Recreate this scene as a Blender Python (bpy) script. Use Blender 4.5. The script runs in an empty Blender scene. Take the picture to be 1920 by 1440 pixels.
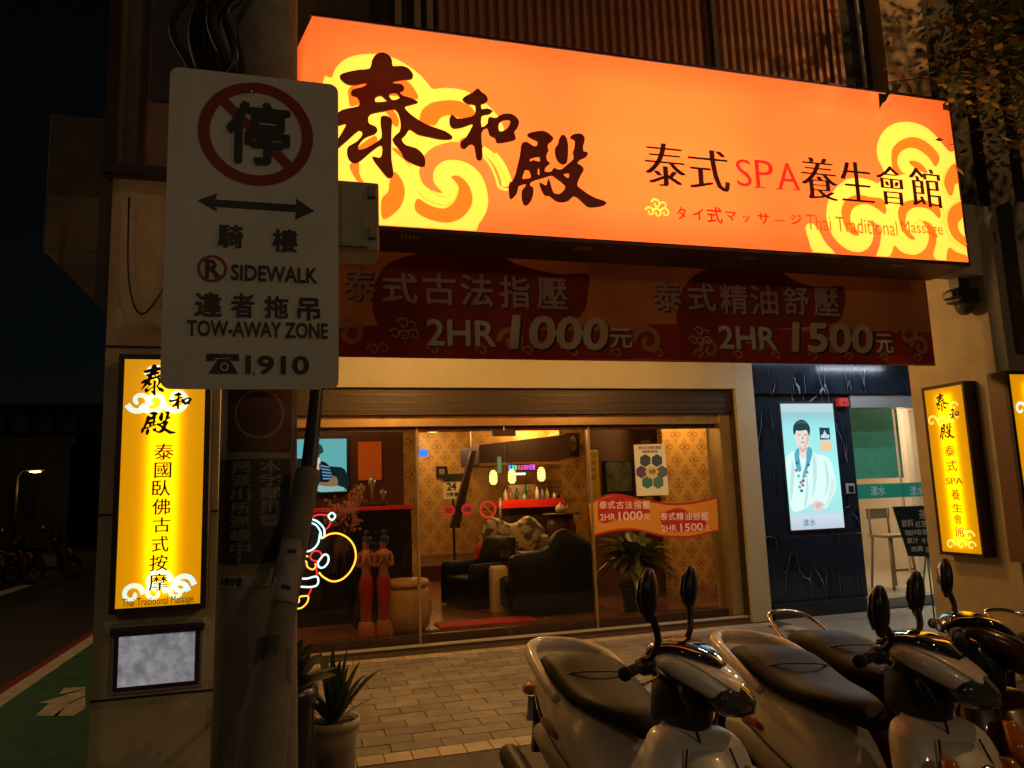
import bpy, bmesh, math, random
from mathutils import Vector, Matrix
from mathutils.geometry import tessellate_polygon
random.seed(7)
PI = math.pi
# ------------------------------------------------------------------ camera, world, sun, exposure
S = bpy.context.scene
COL = S.collection
CAMH = 1.6
F = 1403.0
yaw, pitch, roll = map(math.radians, (-15.98, 8.27, -2.03))
fwd = Vector((-math.sin(yaw) * math.cos(pitch), math.cos(yaw) * math.cos(pitch), math.sin(pitch)))
rt0 = Vector((math.cos(yaw), math.sin(yaw), 0)); up0 = rt0.cross(fwd)
rt = rt0 * math.cos(roll) + up0 * math.sin(roll)
up = -rt0 * math.sin(roll) + up0 * math.cos(roll)
cam = bpy.data.objects.new('camera', bpy.data.cameras.new('camera'))
COL.objects.link(cam)
cam.matrix_world = Matrix(((rt.x, up.x, -fwd.x, 0), (rt.y, up.y, -fwd.y, 0), (rt.z, up.z, -fwd.z, CAMH), (0, 0, 0, 1)))
cam.data.sensor_width = 36; cam.data.lens = F / 1920 * 36
cam.data.clip_start = .05; cam.data.clip_end = 600
S.camera = cam
S.view_settings.view_transform = 'Standard'; S.view_settings.look = 'None'
S.view_settings.exposure = 0; S.view_settings.gamma = 1; S.view_settings.use_curve_mapping = False
world = bpy.data.worlds.new('World'); S.world = world; world.use_nodes = True
wn = world.node_tree
sky = wn.nodes.new('ShaderNodeTexSky'); sky.sky_type = 'NISHITA'; sky.sun_disc = False
sky.sun_elevation = math.radians(8); sky.sun_rotation = math.radians(200)
wn.links.new(sky.outputs[0], wn.nodes['Background'].inputs[0])
wn.nodes['Background'].inputs[1].default_value = 0.0007
sun = bpy.data.objects.new('sun', bpy.data.lights.new('sun', 'SUN')); COL.objects.link(sun)
sun.data.energy = .012; sun.data.angle = math.radians(10); sun.data.color = (1, .9, .75)
sun.rotation_euler = (math.radians(60), 0, math.radians(-20))
S.cycles.use_denoising = True
S.cycles.sample_clamp_indirect = 4
S.cycles.max_bounces = 7
S.cycles.transparent_max_bounces = 12

def lin(c):
    return tuple((x / 255) ** 2.2 for x in c)
# ------------------------------------------------------------------ pixel of the reference -> point on a real plane
def ray(px, py):
    return fwd * F + rt * (px - 960) - up * (py - 720)
def atY(px, py, Y):
    d = ray(px, py); k = Y / d.y
    return d.x * k, CAMH + d.z * k
def atX(px, py, X):
    d = ray(px, py); k = X / d.x
    return d.y * k, CAMH + d.z * k
def atZ(px, py, z):
    d = ray(px, py); k = (z - CAMH) / d.z
    return d.x * k, d.y * k
# ------------------------------------------------------------------ materials
_m = {}
def mat(name, rgb, rough=.6, metal=0.0, var=0.0, scale=8.0, bump=0.0, bscale=None, emit=None, es=1.0, coat=0.0, dirt=None, spec=None):
    if name in _m: return _m[name]
    m = bpy.data.materials.new(name); m.use_nodes = True; t = m.node_tree; b = t.nodes['Principled BSDF']
    b.inputs['Base Color'].default_value = (*rgb, 1); b.inputs['Roughness'].default_value = rough
    b.inputs['Metallic'].default_value = metal; b.inputs['Coat Weight'].default_value = coat
    if spec is not None: b.inputs['Specular IOR Level'].default_value = spec
    if var or bump or dirt:
        tc = t.nodes.new('ShaderNodeTexCoord')
        nz = t.nodes.new('ShaderNodeTexNoise'); nz.inputs['Scale'].default_value = scale; nz.inputs['Detail'].default_value = 6
        nz.inputs['Roughness'].default_value = .65
        t.links.new(tc.outputs['Object'], nz.inputs['Vector'])
        if var or dirt:
            r = t.nodes.new('ShaderNodeValToRGB'); r.color_ramp.elements[0].position = .3; r.color_ramp.elements[1].position = .72
            lo = dirt if dirt else tuple(c * (1 - var) for c in rgb)
            hi = tuple(min(1, c * (1 + var * .6)) for c in rgb)
            r.color_ramp.elements[0].color = (*lo, 1); r.color_ramp.elements[1].color = (*hi, 1)
            t.links.new(nz.outputs['Fac'], r.inputs[0]); t.links.new(r.outputs[0], b.inputs['Base Color'])
            rr = t.nodes.new('ShaderNodeMapRange'); rr.inputs['To Min'].default_value = min(1, rough + .12); rr.inputs['To Max'].default_value = max(.03, rough - .1)
            t.links.new(nz.outputs['Fac'], rr.inputs['Value']); t.links.new(rr.outputs[0], b.inputs['Roughness'])
        if bump:
            n2 = t.nodes.new('ShaderNodeTexNoise'); n2.inputs['Scale'].default_value = bscale or scale * 5; n2.inputs['Detail'].default_value = 5
            t.links.new(tc.outputs['Object'], n2.inputs['Vector'])
            bp = t.nodes.new('ShaderNodeBump'); bp.inputs['Strength'].default_value = bump; bp.inputs['Distance'].default_value = .01
            t.links.new(n2.outputs['Fac'], bp.inputs['Height']); t.links.new(bp.outputs[0], b.inputs['Normal'])
    if emit:
        b.inputs['Emission Color'].default_value = (*emit, 1); b.inputs['Emission Strength'].default_value = es
    _m[name] = m
    return m
def backlit(name, rgb, es, trans=.6):
    """translucent printed sheet: a low glow of its own plus the light of the lamps inside the box"""
    if name in _m: return _m[name]
    m = bpy.data.materials.new(name); m.use_nodes = True; t = m.node_tree; t.nodes.clear()
    o = t.nodes.new('ShaderNodeOutputMaterial')
    e = t.nodes.new('ShaderNodeEmission'); e.inputs[0].default_value = (*rgb, 1); e.inputs[1].default_value = es
    tr = t.nodes.new('ShaderNodeBsdfTranslucent'); tr.inputs[0].default_value = (*rgb, 1)
    gl = t.nodes.new('ShaderNodeBsdfGlossy'); gl.inputs[1].default_value = .3; gl.inputs[0].default_value = (.04, .04, .04, 1)
    a = t.nodes.new('ShaderNodeAddShader'); a2 = t.nodes.new('ShaderNodeAddShader')
    t.links.new(e.outputs[0], a.inputs[0]); t.links.new(tr.outputs[0], a.inputs[1])
    t.links.new(a.outputs[0], a2.inputs[0]); t.links.new(gl.outputs[0], a2.inputs[1])
    t.links.new(a2.outputs[0], o.inputs[0])
    _m[name] = m
    return m
def glow(name, rgb, es):
    if name in _m: return _m[name]
    m = bpy.data.materials.new(name); m.use_nodes = True; t = m.node_tree; t.nodes.clear()
    o = t.nodes.new('ShaderNodeOutputMaterial'); e = t.nodes.new('ShaderNodeEmission')
    e.inputs[0].default_value = (*rgb, 1); e.inputs[1].default_value = es; t.links.new(e.outputs[0], o.inputs[0])
    _m[name] = m
    return m
def glass(name, tint=(.93, .93, .9), refl=1.0, tintmix=0.0, rough=.02):
    if name in _m: return _m[name]
    m = bpy.data.materials.new(name); m.use_nodes = True; t = m.node_tree; t.nodes.clear()
    o = t.nodes.new('ShaderNodeOutputMaterial'); tr = t.nodes.new('ShaderNodeBsdfTransparent'); tr.inputs[0].default_value = (*tint, 1)
    gl = t.nodes.new('ShaderNodeBsdfGlossy'); gl.inputs[1].default_value = rough; gl.inputs[0].default_value = (refl, refl, refl, 1)
    fr = t.nodes.new('ShaderNodeFresnel'); fr.inputs[0].default_value = 1.5
    mx = t.nodes.new('ShaderNodeMixShader')
    ge = t.nodes.new('ShaderNodeNewGeometry'); iv = t.nodes.new('ShaderNodeMath'); iv.operation = 'SUBTRACT'; iv.inputs[0].default_value = 1; t.links.new(ge.outputs['Backfacing'], iv.inputs[1])
    ml = t.nodes.new('ShaderNodeMath'); ml.operation = 'MULTIPLY'; t.links.new(fr.outputs[0], ml.inputs[0]); t.links.new(iv.outputs[0], ml.inputs[1])
    t.links.new(ml.outputs[0], mx.inputs[0]); t.links.new(tr.outputs[0], mx.inputs[1]); t.links.new(gl.outputs[0], mx.inputs[2])
    if tintmix:
        df = t.nodes.new('ShaderNodeBsdfDiffuse'); df.inputs[0].default_value = (*tint, 1)
        m2 = t.nodes.new('ShaderNodeMixShader'); m2.inputs[0].default_value = tintmix
        t.links.new(mx.outputs[0], m2.inputs[1]); t.links.new(df.outputs[0], m2.inputs[2]); t.links.new(m2.outputs[0], o.inputs[0])
    else:
        t.links.new(mx.outputs[0], o.inputs[0])
    _m[name] = m
    return m
def wallpaper(name, base, dark, period=.34):
    if name in _m: return _m[name]
    m = bpy.data.materials.new(name); m.use_nodes = True; t = m.node_tree; b = t.nodes['Principled BSDF']
    N = t.nodes.new; L = t.links.new
    tc = N('ShaderNodeTexCoord'); sp = N('ShaderNodeSeparateXYZ'); L(tc.outputs['Object'], sp.inputs[0])
    def mth(op, a, b_=None, c=None):
        n = N('ShaderNodeMath'); n.operation = op
        for i, v in enumerate((a, b_, c)):
            if v is None: continue
            if isinstance(v, (int, float)): n.inputs[i].default_value = v
            else: L(v, n.inputs[i])
        return n.outputs[0]
    k = 2 * PI / period
    def diamond(ox, oz, kx, kz):
        x = mth('COSINE', mth('MULTIPLY_ADD', sp.outputs[0], kx, ox)); z = mth('COSINE', mth('MULTIPLY_ADD', sp.outputs[2], kz, oz))
        return mth('ADD', x, z)
    d1 = mth('MAXIMUM', diamond(0, 0, k, k * .75), diamond(PI, PI, k, k * .75))
    nz = N('ShaderNodeTexNoise'); nz.inputs['Scale'].default_value = 40; L(tc.outputs['Object'], nz.inputs['Vector'])
    d2 = mth('MULTIPLY', diamond(0, 0, k * 4, k * 3), .28)
    d = mth('ADD', mth('ADD', d1, d2), mth('MULTIPLY', nz.outputs[0], .5))
    r = N('ShaderNodeValToRGB'); e = r.color_ramp.elements
    e[0].position = .0; e[0].color = (*base, 1); e[1].position = 1; e[1].color = (*dark, 1)
    for p, c in ((.42, base), (.5, dark), (.62, dark), (.68, base), (.8, base), (.86, dark)):
        q = e.new(p); q.color = (*c, 1)
    L(mth('MULTIPLY_ADD', d, .38, .0), r.inputs[0]); L(r.outputs[0], b.inputs['Base Color'])
    b.inputs['Roughness'].default_value = .45
    _m[name] = m
    return m
def marble(name):
    m = bpy.data.materials.new(name); m.use_nodes = True; t = m.node_tree; b = t.nodes['Principled BSDF']; N = t.nodes.new; L = t.links.new
    tc = N('ShaderNodeTexCoord'); mp = N('ShaderNodeMapping'); mp.inputs['Rotation'].default_value = (0, .45, .2); mp.inputs['Scale'].default_value = (3.4, 1, .6)
    L(tc.outputs['Object'], mp.inputs[0])
    wn_ = N('ShaderNodeTexNoise'); wn_.inputs['Scale'].default_value = 5; wn_.inputs['Detail'].default_value = 4; L(tc.outputs['Object'], wn_.inputs['Vector'])
    vs_ = N('ShaderNodeVectorMath'); vs_.operation = 'SCALE'; vs_.inputs['Scale'].default_value = .16; L(wn_.outputs['Color'], vs_.inputs[0])
    va = N('ShaderNodeVectorMath'); va.operation = 'ADD'; L(mp.outputs[0], va.inputs[0]); L(vs_.outputs[0], va.inputs[1])
    vo = N('ShaderNodeTexVoronoi'); vo.feature = 'DISTANCE_TO_EDGE'; vo.inputs['Scale'].default_value = 1.15; L(va.outputs[0], vo.inputs['Vector'])
    n2 = N('ShaderNodeTexNoise'); n2.inputs['Scale'].default_value = 2.4; n2.inputs['Detail'].default_value = 3; L(tc.outputs['Object'], n2.inputs['Vector'])
    mr = N('ShaderNodeMapRange'); mr.inputs['From Min'].default_value = .5; mr.inputs['From Max'].default_value = .66; mr.inputs['To Min'].default_value = 1.0; mr.inputs['To Max'].default_value = .06; L(n2.outputs[0], mr.inputs['Value'])
    c = N('ShaderNodeMath'); c.operation = 'DIVIDE'; L(vo.outputs['Distance'], c.inputs[0])
    iv_ = N('ShaderNodeMath'); iv_.operation = 'SUBTRACT'; iv_.inputs[0].default_value = 1.06; L(mr.outputs[0], iv_.inputs[1]); L(iv_.outputs[0], c.inputs[1])
    r = N('ShaderNodeValToRGB'); e = r.color_ramp.elements
    e[0].position = 0; e[0].color = (.3, .31, .31, 1); e[1].position = .011; e[1].color = (.006, .008, .013, 1); q = e.new(.3); q.color = (.016, .022, .034, 1)
    L(c.outputs[0], r.inputs[0]); L(r.outputs[0], b.inputs['Base Color']); b.inputs['Roughness'].default_value = .12
    return m

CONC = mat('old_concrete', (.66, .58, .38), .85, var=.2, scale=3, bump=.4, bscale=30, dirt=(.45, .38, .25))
DARKCONC = mat('dark_concrete', (.2, .165, .13), .85, var=.3, scale=3, bump=.4, bscale=30, dirt=(.12, .1, .08))  # darker concrete for the corner bay and upper front
CONC2 = mat('painted_plaster', (.36, .30, .2), .7, var=.22, scale=2.5, bump=.25, bscale=25)
BLACK = mat('black_print', (.012, .011, .01), .6)
BROWNB = backlit('dark_brown_acrylic', (.022, .005, .002), .8)
BRONZE = mat('brown_metal', (.09, .055, .035), .4, .6, var=.3, scale=10)
BEIGE = mat('beige_panel', (.42, .38, .25), .55, var=.1, scale=2)
BRASS = mat('brass_coloured_metal', (.5, .36, .16), .35, .7, var=.2, scale=6)
DARKM = mat('dark_shutter_metal', (.05, .04, .03), .5, .5)
ASPH = mat('asphalt', (.045, .042, .038), .75, var=.35, scale=14, bump=.6, bscale=160)
GREENP = mat('green_walkway_paint', (.05, .17, .07), .7, var=.35, scale=5, bump=.4, bscale=120)
YMARK = mat('worn_line_paint', (.75, .62, .42), .7, var=.35, scale=9)
REDP = mat('red_line_paint', (.28, .03, .025), .65, var=.3, scale=8)
CHROME = mat('chrome', (.7, .68, .65), .15, 1)
BLKPL = mat('black_plastic', (.012, .012, .013), .35, var=.2, scale=20)
RUBBER = mat('tyre_rubber', (.015, .015, .015), .8)
# ------------------------------------------------------------------ object helpers
def tag(o, label=None, cat=None, group=None, kind=None):
    if label: o['label'] = label
    if cat: o['category'] = cat
    if group: o['group'] = group
    if kind: o['kind'] = kind
    return o
def thing(name, label, cat, loc=(0, 0, 0), rz=0, group=None):
    o = bpy.data.objects.new(name, None); COL.objects.link(o); o.empty_display_size = .1
    o.location = loc; o.rotation_euler = (0, 0, rz)
    return tag(o, label, cat, group)
def mesh_obj(name, me, m, parent=None, loc=None):
    o = bpy.data.objects.new(name, me); COL.objects.link(o)
    if m is not None:
        me.materials.clear(); me.materials.append(m)
    if parent is not None: o.parent = parent
    if loc: o.location = loc
    return o
def bobj(name, bm, m, parent=None, smooth=False, loc=None, bevel=0):
    bmesh.ops.recalc_face_normals(bm, faces=bm.faces)
    me = bpy.data.meshes.new(name); bm.to_mesh(me); bm.free()
    if smooth:
        for p in me.polygons: p.use_smooth = True
    o = mesh_obj(name, me, m, parent, loc)
    if bevel:
        md = o.modifiers.new('b', 'BEVEL'); md.width = bevel; md.segments = 2; md.limit_method = 'ANGLE'
    return o
def addbox(bm, x0, x1, y0, y1, z0, z1):
    vs = [bm.verts.new(p) for p in ((x0, y0, z0), (x1, y0, z0), (x1, y1, z0), (x0, y1, z0), (x0, y0, z1), (x1, y0, z1), (x1, y1, z1), (x0, y1, z1))]
    for f in ((0, 3, 2, 1), (4, 5, 6, 7), (0, 1, 5, 4), (1, 2, 6, 5), (2, 3, 7, 6), (3, 0, 4, 7)):
        bm.faces.new([vs[i] for i in f])
def box(name, x0, x1, y0, y1, z0, z1, m, parent=None, bevel=0):
    bm = bmesh.new(); addbox(bm, x0, x1, y0, y1, z0, z1)
    return bobj(name, bm, m, parent, bevel=bevel)
def cr(pts, n=6, closed=False):
    """Catmull-Rom through points (tuples of any length)"""
    out = []; N = len(pts); rng = range(N if closed else N - 1)
    for i in rng:
        g = lambda j: pts[j % N] if closed else pts[max(0, min(N - 1, j))]
        p0, p1, p2, p3 = g(i - 1), g(i), g(i + 1), g(i + 2)
        for k in range(n):
            t = k / n
            out.append(tuple(.5 * (2 * b + (c - a) * t + (2 * a - 5 * b + 4 * c - d) * t * t + (-a + 3 * b - 3 * c + d) * t ** 3) for a, b, c, d in zip(p0, p1, p2, p3)))
    if not closed: out.append(tuple(pts[-1]))
    return out
def addtube(bm, pts, r, seg=8, smooth=4, caps=True):
    if smooth > 1 and len(pts) > 2: pts = cr(pts, smooth)
    P = [Vector(p[:3]) for p in pts]; R = [p[3] if len(p) > 3 else r for p in pts]
    prev = None; nrm = None
    for i, p in enumerate(P):
        d = (P[min(i + 1, len(P) - 1)] - P[max(i - 1, 0)]).normalized()
        if nrm is None:
            nrm = d.orthogonal().normalized()
        else:
            nrm = (nrm - d * nrm.dot(d)).normalized()
        b = d.cross(nrm)
        ring = [bm.verts.new(p + (nrm * math.cos(2 * PI * k / seg) + b * math.sin(2 * PI * k / seg)) * R[i]) for k in range(seg)]
        if prev:
            for k in range(seg): bm.faces.new((prev[k], prev[(k + 1) % seg], ring[(k + 1) % seg], ring[k]))
        elif caps: bm.faces.new(ring)
        prev = ring
    if caps: bm.faces.new(prev[::-1])
def tube(name, pts, r, m, parent=None, seg=8, smooth=4):
    bm = bmesh.new(); addtube(bm, pts, r, seg, smooth); return bobj(name, bm, m, parent, True)
def addloft(bm, secs, axis='x', seg=20, e=2.4, cap=True):
    """secs: (along, off, w, h[, side]) axis x: centre (along, side, off), half width w in y, half height h in z;
       axis z: centre (off, side, along), half width w in y, half depth h in x"""
    prev = None
    for s in secs:
        a, off, w, h = s[:4]; sd = s[4] if len(s) > 4 else 0
        ring = []
        for k in range(seg):
            t = 2 * PI * k / seg; c, sn = math.cos(t), math.sin(t)
            u = math.copysign(abs(c) ** (2 / e), c) * w; v = math.copysign(abs(sn) ** (2 / e), sn) * h
            ring.append(bm.verts.new((a, sd + u, off + v) if axis == 'x' else (off + v, sd + u, a)))
        if prev:
            for k in range(seg): bm.faces.new((prev[k], prev[(k + 1) % seg], ring[(k + 1) % seg], ring[k]))
        elif cap: bm.faces.new(ring)
        prev = ring
    if cap: bm.faces.new(prev[::-1])
def loft(name, secs, m, parent=None, axis='x', seg=20, e=2.4, sub=4, loc=None):
    bm = bmesh.new(); addloft(bm, cr(secs, sub) if sub > 1 else secs, axis, seg, e); return bobj(name, bm, m, parent, True, loc)
def addlathe(bm, prof, seg=20, c=(0, 0, 0)):
    prev = None
    for r, z in prof:
        ring = [bm.verts.new((c[0] + r * math.cos(2 * PI * k / seg), c[1] + r * math.sin(2 * PI * k / seg), c[2] + z)) for k in range(seg)]
        if prev:
            for k in range(seg): bm.faces.new((prev[k], prev[(k + 1) % seg], ring[(k + 1) % seg], ring[k]))
        else: bm.faces.new(ring)
        prev = ring
    bm.faces.new(prev[::-1])
def lathe(name, prof, m, parent=None, seg=20, c=(0, 0, 0), smooth=True):
    bm = bmesh.new(); addlathe(bm, prof, seg, c); return bobj(name, bm, m, parent, smooth)
# ------------------------------------------------------------------ flat art on a plane (Frame) and lettering
class Frame:
    """u to the right on the face, v up; pix(px,py)->(u,v); w = distance out of the face"""
    def __init__(s, kind, c):
        s.kind, s.c = kind, c
    def pix(s, px, py):
        if s.kind == 'Y': return atY(px, py, s.c)
        y, z = atX(px, py, s.c); return -y, z
    def pos(s, u, v, w):
        return (u, s.c - w, v) if s.kind == 'Y' else (s.c - w, -u, v)
def fill_faces(bm, fr, contours, w, thick=0):
    """contours: list of (u,v) loops, first outer, rest holes"""
    loops = [[Vector((u, v, 0)) for u, v in c] for c in contours]
    flat = [p for c in loops for p in c]
    tri = tessellate_polygon(loops)
    def layer(d):
        return [bm.verts.new(fr.pos(p.x, p.y, d)) for p in flat]
    a = layer(w)
    for t in tri:
        try: bm.faces.new([a[i] for i in t])
        except ValueError: pass
    if thick:
        i0 = 0
        b = layer(w - thick)
        for c in loops:
            n = len(c)
            for k in range(n):
                q = (i0 + k, i0 + (k + 1) % n)
                bm.faces.new((a[q[0]], a[q[1]], b[q[1]], b[q[0]]))
            i0 += n
def poly(name, fr, contours, w, m, parent, thick=0, px=True, smooth=0):
    bm = bmesh.new()
    if px: contours = [[fr.pix(*p) for p in c] for c in contours]
    if smooth: contours = [cr(c, smooth, True) for c in contours]
    fill_faces(bm, fr, contours, w, thick)
    return bobj(name, bm, m, parent)
def rectp(fr, l, t, r, b):
    return [(l, t), (r, t), (r, b), (l, b)]
def add_ribbon(bm, fr, pts, w, n=5):
    """variable-width stroke, pts (u,v,halfwidth)"""
    P = cr(pts, n) if len(pts) > 2 else pts
    prev = None
    for i, (u, v, h) in enumerate(P):
        a = P[max(0, i - 1)]; b = P[min(len(P) - 1, i + 1)]
        dx, dy = b[0] - a[0], b[1] - a[1]; L = math.hypot(dx, dy) or 1; nx, ny = -dy / L, dx / L
        c = (bm.verts.new(fr.pos(u + nx * h, v + ny * h, w)), bm.verts.new(fr.pos(u - nx * h, v - ny * h, w)))
        if prev: bm.faces.new((prev[0], prev[1], c[1], c[0]))
        prev = c
_tc = {}
def glyphs(body, off=0.0):
    k = (body, off)
    if k not in _tc:
        c = bpy.data.curves.new('t', 'FONT'); c.body = body; c.offset = off; c.resolution_u = 3
        o = bpy.data.objects.new('t', c); COL.objects.link(o)
        dg = bpy.context.evaluated_depsgraph_get(); dg.update()
        me = bpy.data.meshes.new_from_object(o.evaluated_get(dg))
        V = [(v.co.x, v.co.y) for v in me.vertices]; P = [tuple(p.vertices) for p in me.polygons]
        bpy.data.objects.remove(o); bpy.data.curves.remove(c); bpy.data.meshes.remove(me)
        _tc[k] = (V, P)
    return _tc[k]
def add_text(bm, fr, body, box_, w, off=0.0, px=True, thick=0.0, shear=0.0):
    """fit the text into a box (l,t,r,b) given in pixels of the reference, or in u,v as (u0,v1,u1,v0)"""
    V, P = glyphs(body, -.012 if thick > .03 and ord(body[0]) > 255 else (-.01 if thick and ord(body[0]) < 255 else 0.0))
    if not V: return
    l, t, r, b = box_
    if px:
        u0 = fr.pix(l, (t + b) / 2)[0]; u1 = fr.pix(r, (t + b) / 2)[0]
        v0 = fr.pix((l + r) / 2, b)[1]; v1 = fr.pix((l + r) / 2, t)[1]
    else: u0, v1, u1, v0 = l, t, r, b
    xs = [p[0] for p in V]; ys = [p[1] for p in V]
    ax, bx, ay, by = min(xs), max(xs), min(ys), max(ys)
    if body in ('ー', '-', '一'): by = ay + max(by - ay, .3)
    sx = (u1 - u0) / ((bx - ax) or 1); sy = (v1 - v0) / ((by - ay) or 1)
    layers = [(0.0, 0.0)] if not thick else [(-thick, 0.0), (0.0, 0.0), (thick, 0.0)]
    if off > 0: layers = [(0, 0)] + [(off * math.cos(k * PI / 4), off * math.sin(k * PI / 4)) for k in range(8)]
    for i, (dx, dy) in enumerate(layers):
        ddx = dx * sx if off > 0 else dx * (u1 - u0)
        vs = [bm.verts.new(fr.pos(u0 + (x - ax) * sx + ddx + shear * (y - ay) * sy, v0 + (y - ay + dy) * sy, w + i * .0002)) for x, y in V]
        for p in P:
            try: bm.faces.new([vs[j] for j in p])
            except ValueError: pass
def lettering(name, fr, items, w, m, parent, off=0.0, thick=0.0, px=True, shear=0.0):
    out = []
    for body, b in items:
        bm = bmesh.new(); add_text(bm, fr, body, b, w, off, px, thick, shear)
        me = bpy.data.meshes.new(name); bm.to_mesh(me); bm.free()
        out.append(mesh_obj(name, me, m, parent))
    return out
# calligraphic shapes, traced in the units of enlarged crops: (crop origin, scale)
def cvt(pts, ox, oy, s): return [(ox + x / s, oy + y / s) for x, y in pts]
TAI = [cvt([(600,115),(650,120),(695,150),(718,195),(725,250),(815,248),(880,272),(925,330),(915,372),(850,380),(725,400),(735,420),(810,430),(840,465),(825,495),(790,510),(830,545),(900,565),(950,590),(975,610),(900,632),(840,655),(880,710),(950,765),(1050,825),(1150,865),(1250,900),(1318,950),(1300,975),(1200,975),(1080,950),(970,925),(895,875),(860,925),(820,965),(820,1000),(860,1040),(950,1065),(1010,1110),(1045,1170),(1045,1245),(980,1240),(900,1205),(835,1160),(815,1110),(770,1050),(722,975),(790,905),(805,830),(790,740),(745,675),(640,695),(510,720),(480,770),(490,825),(550,850),(572,890),(540,925),(480,945),(430,975),(385,1035),(385,1080),(450,1070),(540,1020),(615,960),(608,850),(605,760),(650,745),(700,765),(718,800),(712,900),(710,1050),(712,1180),(733,1330),(700,1360),(665,1350),(600,1270),(560,1220),(520,1150),(590,1165),(618,1120),(615,1035),(545,1070),(450,1150),(380,1205),(330,1210),(285,1170),(268,1100),(285,1050),(370,1000),(425,925),(390,885),(300,960),(215,1035),(160,1080),(120,1075),(170,990),(225,900),(262,820),(200,835),(130,840),(100,800),(150,740),(215,690),(290,670),(380,650),(395,610),(370,555),(320,540),(308,510),(330,480),(420,460),(470,425),(440,415),(350,435),(270,425),(215,385),(198,340),(270,310),(400,285),(495,275),(515,200),(550,140)], 600, 80, 5.333),
       cvt([(555,555),(590,542),(620,545),(650,575),(672,600),(560,610),(548,590)], 600, 80, 5.333),
       cvt([(685,525),(765,515),(795,560),(770,580),(715,588)], 600, 80, 5.333)]
HE = [cvt([(1098,352),(1125,380),(1160,405),(1175,440),(1150,462),(1125,470),(1128,510),(1165,503),(1210,522),(1180,545),(1128,558),(1128,645),(1175,610),(1180,570),(1215,572),(1235,575),(1255,560),(1290,545),(1340,542),(1385,565),(1408,605),(1395,650),(1370,680),(1383,730),(1320,750),(1245,758),(1232,720),(1190,700),(1172,645),(1128,680),(1130,780),(1135,870),(1115,888),(1090,870),(1075,780),(1040,770),(1005,802),(975,790),(973,750),(1010,720),(1050,650),(1062,615),(990,640),(920,650),(892,620),(890,570),(912,550),(945,580),(1010,572),(1075,550),(1082,475),(1030,468),(985,432),(1020,405),(1065,380)], 620, 80, 4),
      cvt([(1255,625),(1285,590),(1335,585),(1345,600),(1320,650),(1280,675),(1258,670)], 620, 80, 4)]
DIAN = [cvt([(648,400),(690,375),(840,350),(920,375),(1000,445),(985,490),(935,530),(925,585),(940,630),(910,680),(915,760),(958,798),(905,845),(885,915),(970,915),(1010,862),(1065,885),(1120,880),(1180,830),(1290,730),(1280,640),(1300,590),(1310,490),(1290,465),(1240,435),(1280,400),(1360,388),(1415,410),(1440,470),(1415,560),(1420,635),(1460,640),(1483,675),(1450,715),(1390,740),(1335,800),(1390,830),(1425,890),(1385,960),(1350,1040),(1335,1110),(1400,1165),(1500,1235),(1600,1285),(1700,1315),(1742,1350),(1680,1385),(1540,1403),(1470,1385),(1380,1300),(1295,1245),(1230,1305),(1130,1333),(1040,1310),(960,1245),(900,1240),(850,1170),(818,1065),(880,1100),(915,1095),(938,1015),(965,1080),(990,1170),(1020,1215),(1080,1225),(1130,1190),(1180,1120),(1130,1060),(1050,1000),(990,960),(900,985),(780,1020),(700,1055),(680,1110),(720,1130),(730,1190),(710,1290),(670,1355),(625,1377),(590,1340),(572,1250),(580,1160),(625,1110),(630,1080),(560,1095),(520,1125),(500,1220),(430,1287),(405,1260),(392,1140),(400,1075),(440,1045),(490,930),(520,800),(550,680),(565,550),(590,510),(650,510),(735,568),(790,540),(790,490),(750,470),(680,435)], 900, 200, 7.385),
        cvt([(690,730),(815,700),(825,765),(790,775),(720,755),(685,780),(680,750)], 900, 200, 7.385),
        cvt([(620,885),(680,895),(700,990),(640,1010),(575,1015),(600,930)], 900, 200, 7.385),
        cvt([(790,875),(815,865),(822,945),(790,960)], 900, 200, 7.385),
        cvt([(1145,945),(1230,930),(1215,1005),(1165,980)], 900, 200, 7.385)]
DIAN_DOT = [cvt([(1135,405),(1180,440),(1205,530),(1205,680),(1190,790),(1140,808),(1080,770),(1040,690),(1035,580),(1075,530),(1095,440)], 900, 200, 7.385)]
FS = Frame('Y', 4.40)           # face plane of the big sign
def to_uv(c): return [FS.pix(*p) for p in c]
def norm(groups):
    g = [[to_uv(c) for c in cs] for cs in groups]
    xs = [p[0] for cs in g for c in cs for p in c]; ys = [p[1] for cs in g for c in cs for p in c]
    a, b, c_, d = min(xs), max(xs), min(ys), max(ys)
    return [[[((x - a) / (b - a), (y - c_) / (d - c_)) for x, y in c] for c in cs] for cs in g]
BRUSH = {'泰': norm([TAI]), '和': norm([HE]), '殿': norm([DIAN, DIAN_DOT])}
def brush_chars(name, fr, items, w, m, parent):
    bm = bmesh.new()
    for ch, (l, t, r, b) in items:
        u0 = fr.pix(l, (t + b) / 2)[0]; u1 = fr.pix(r, (t + b) / 2)[0]
        v0 = fr.pix((l + r) / 2, b)[1]; v1 = fr.pix((l + r) / 2, t)[1]
        for cs in BRUSH[ch]:
            fill_faces(bm, fr, [[(u0 + x * (u1 - u0), v0 + y * (v1 - v0)) for x, y in c] for c in cs], w)
    me = bpy.data.meshes.new(name); bm.to_mesh(me); bm.free()
    return mesh_obj(name, me, m, parent)
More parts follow.
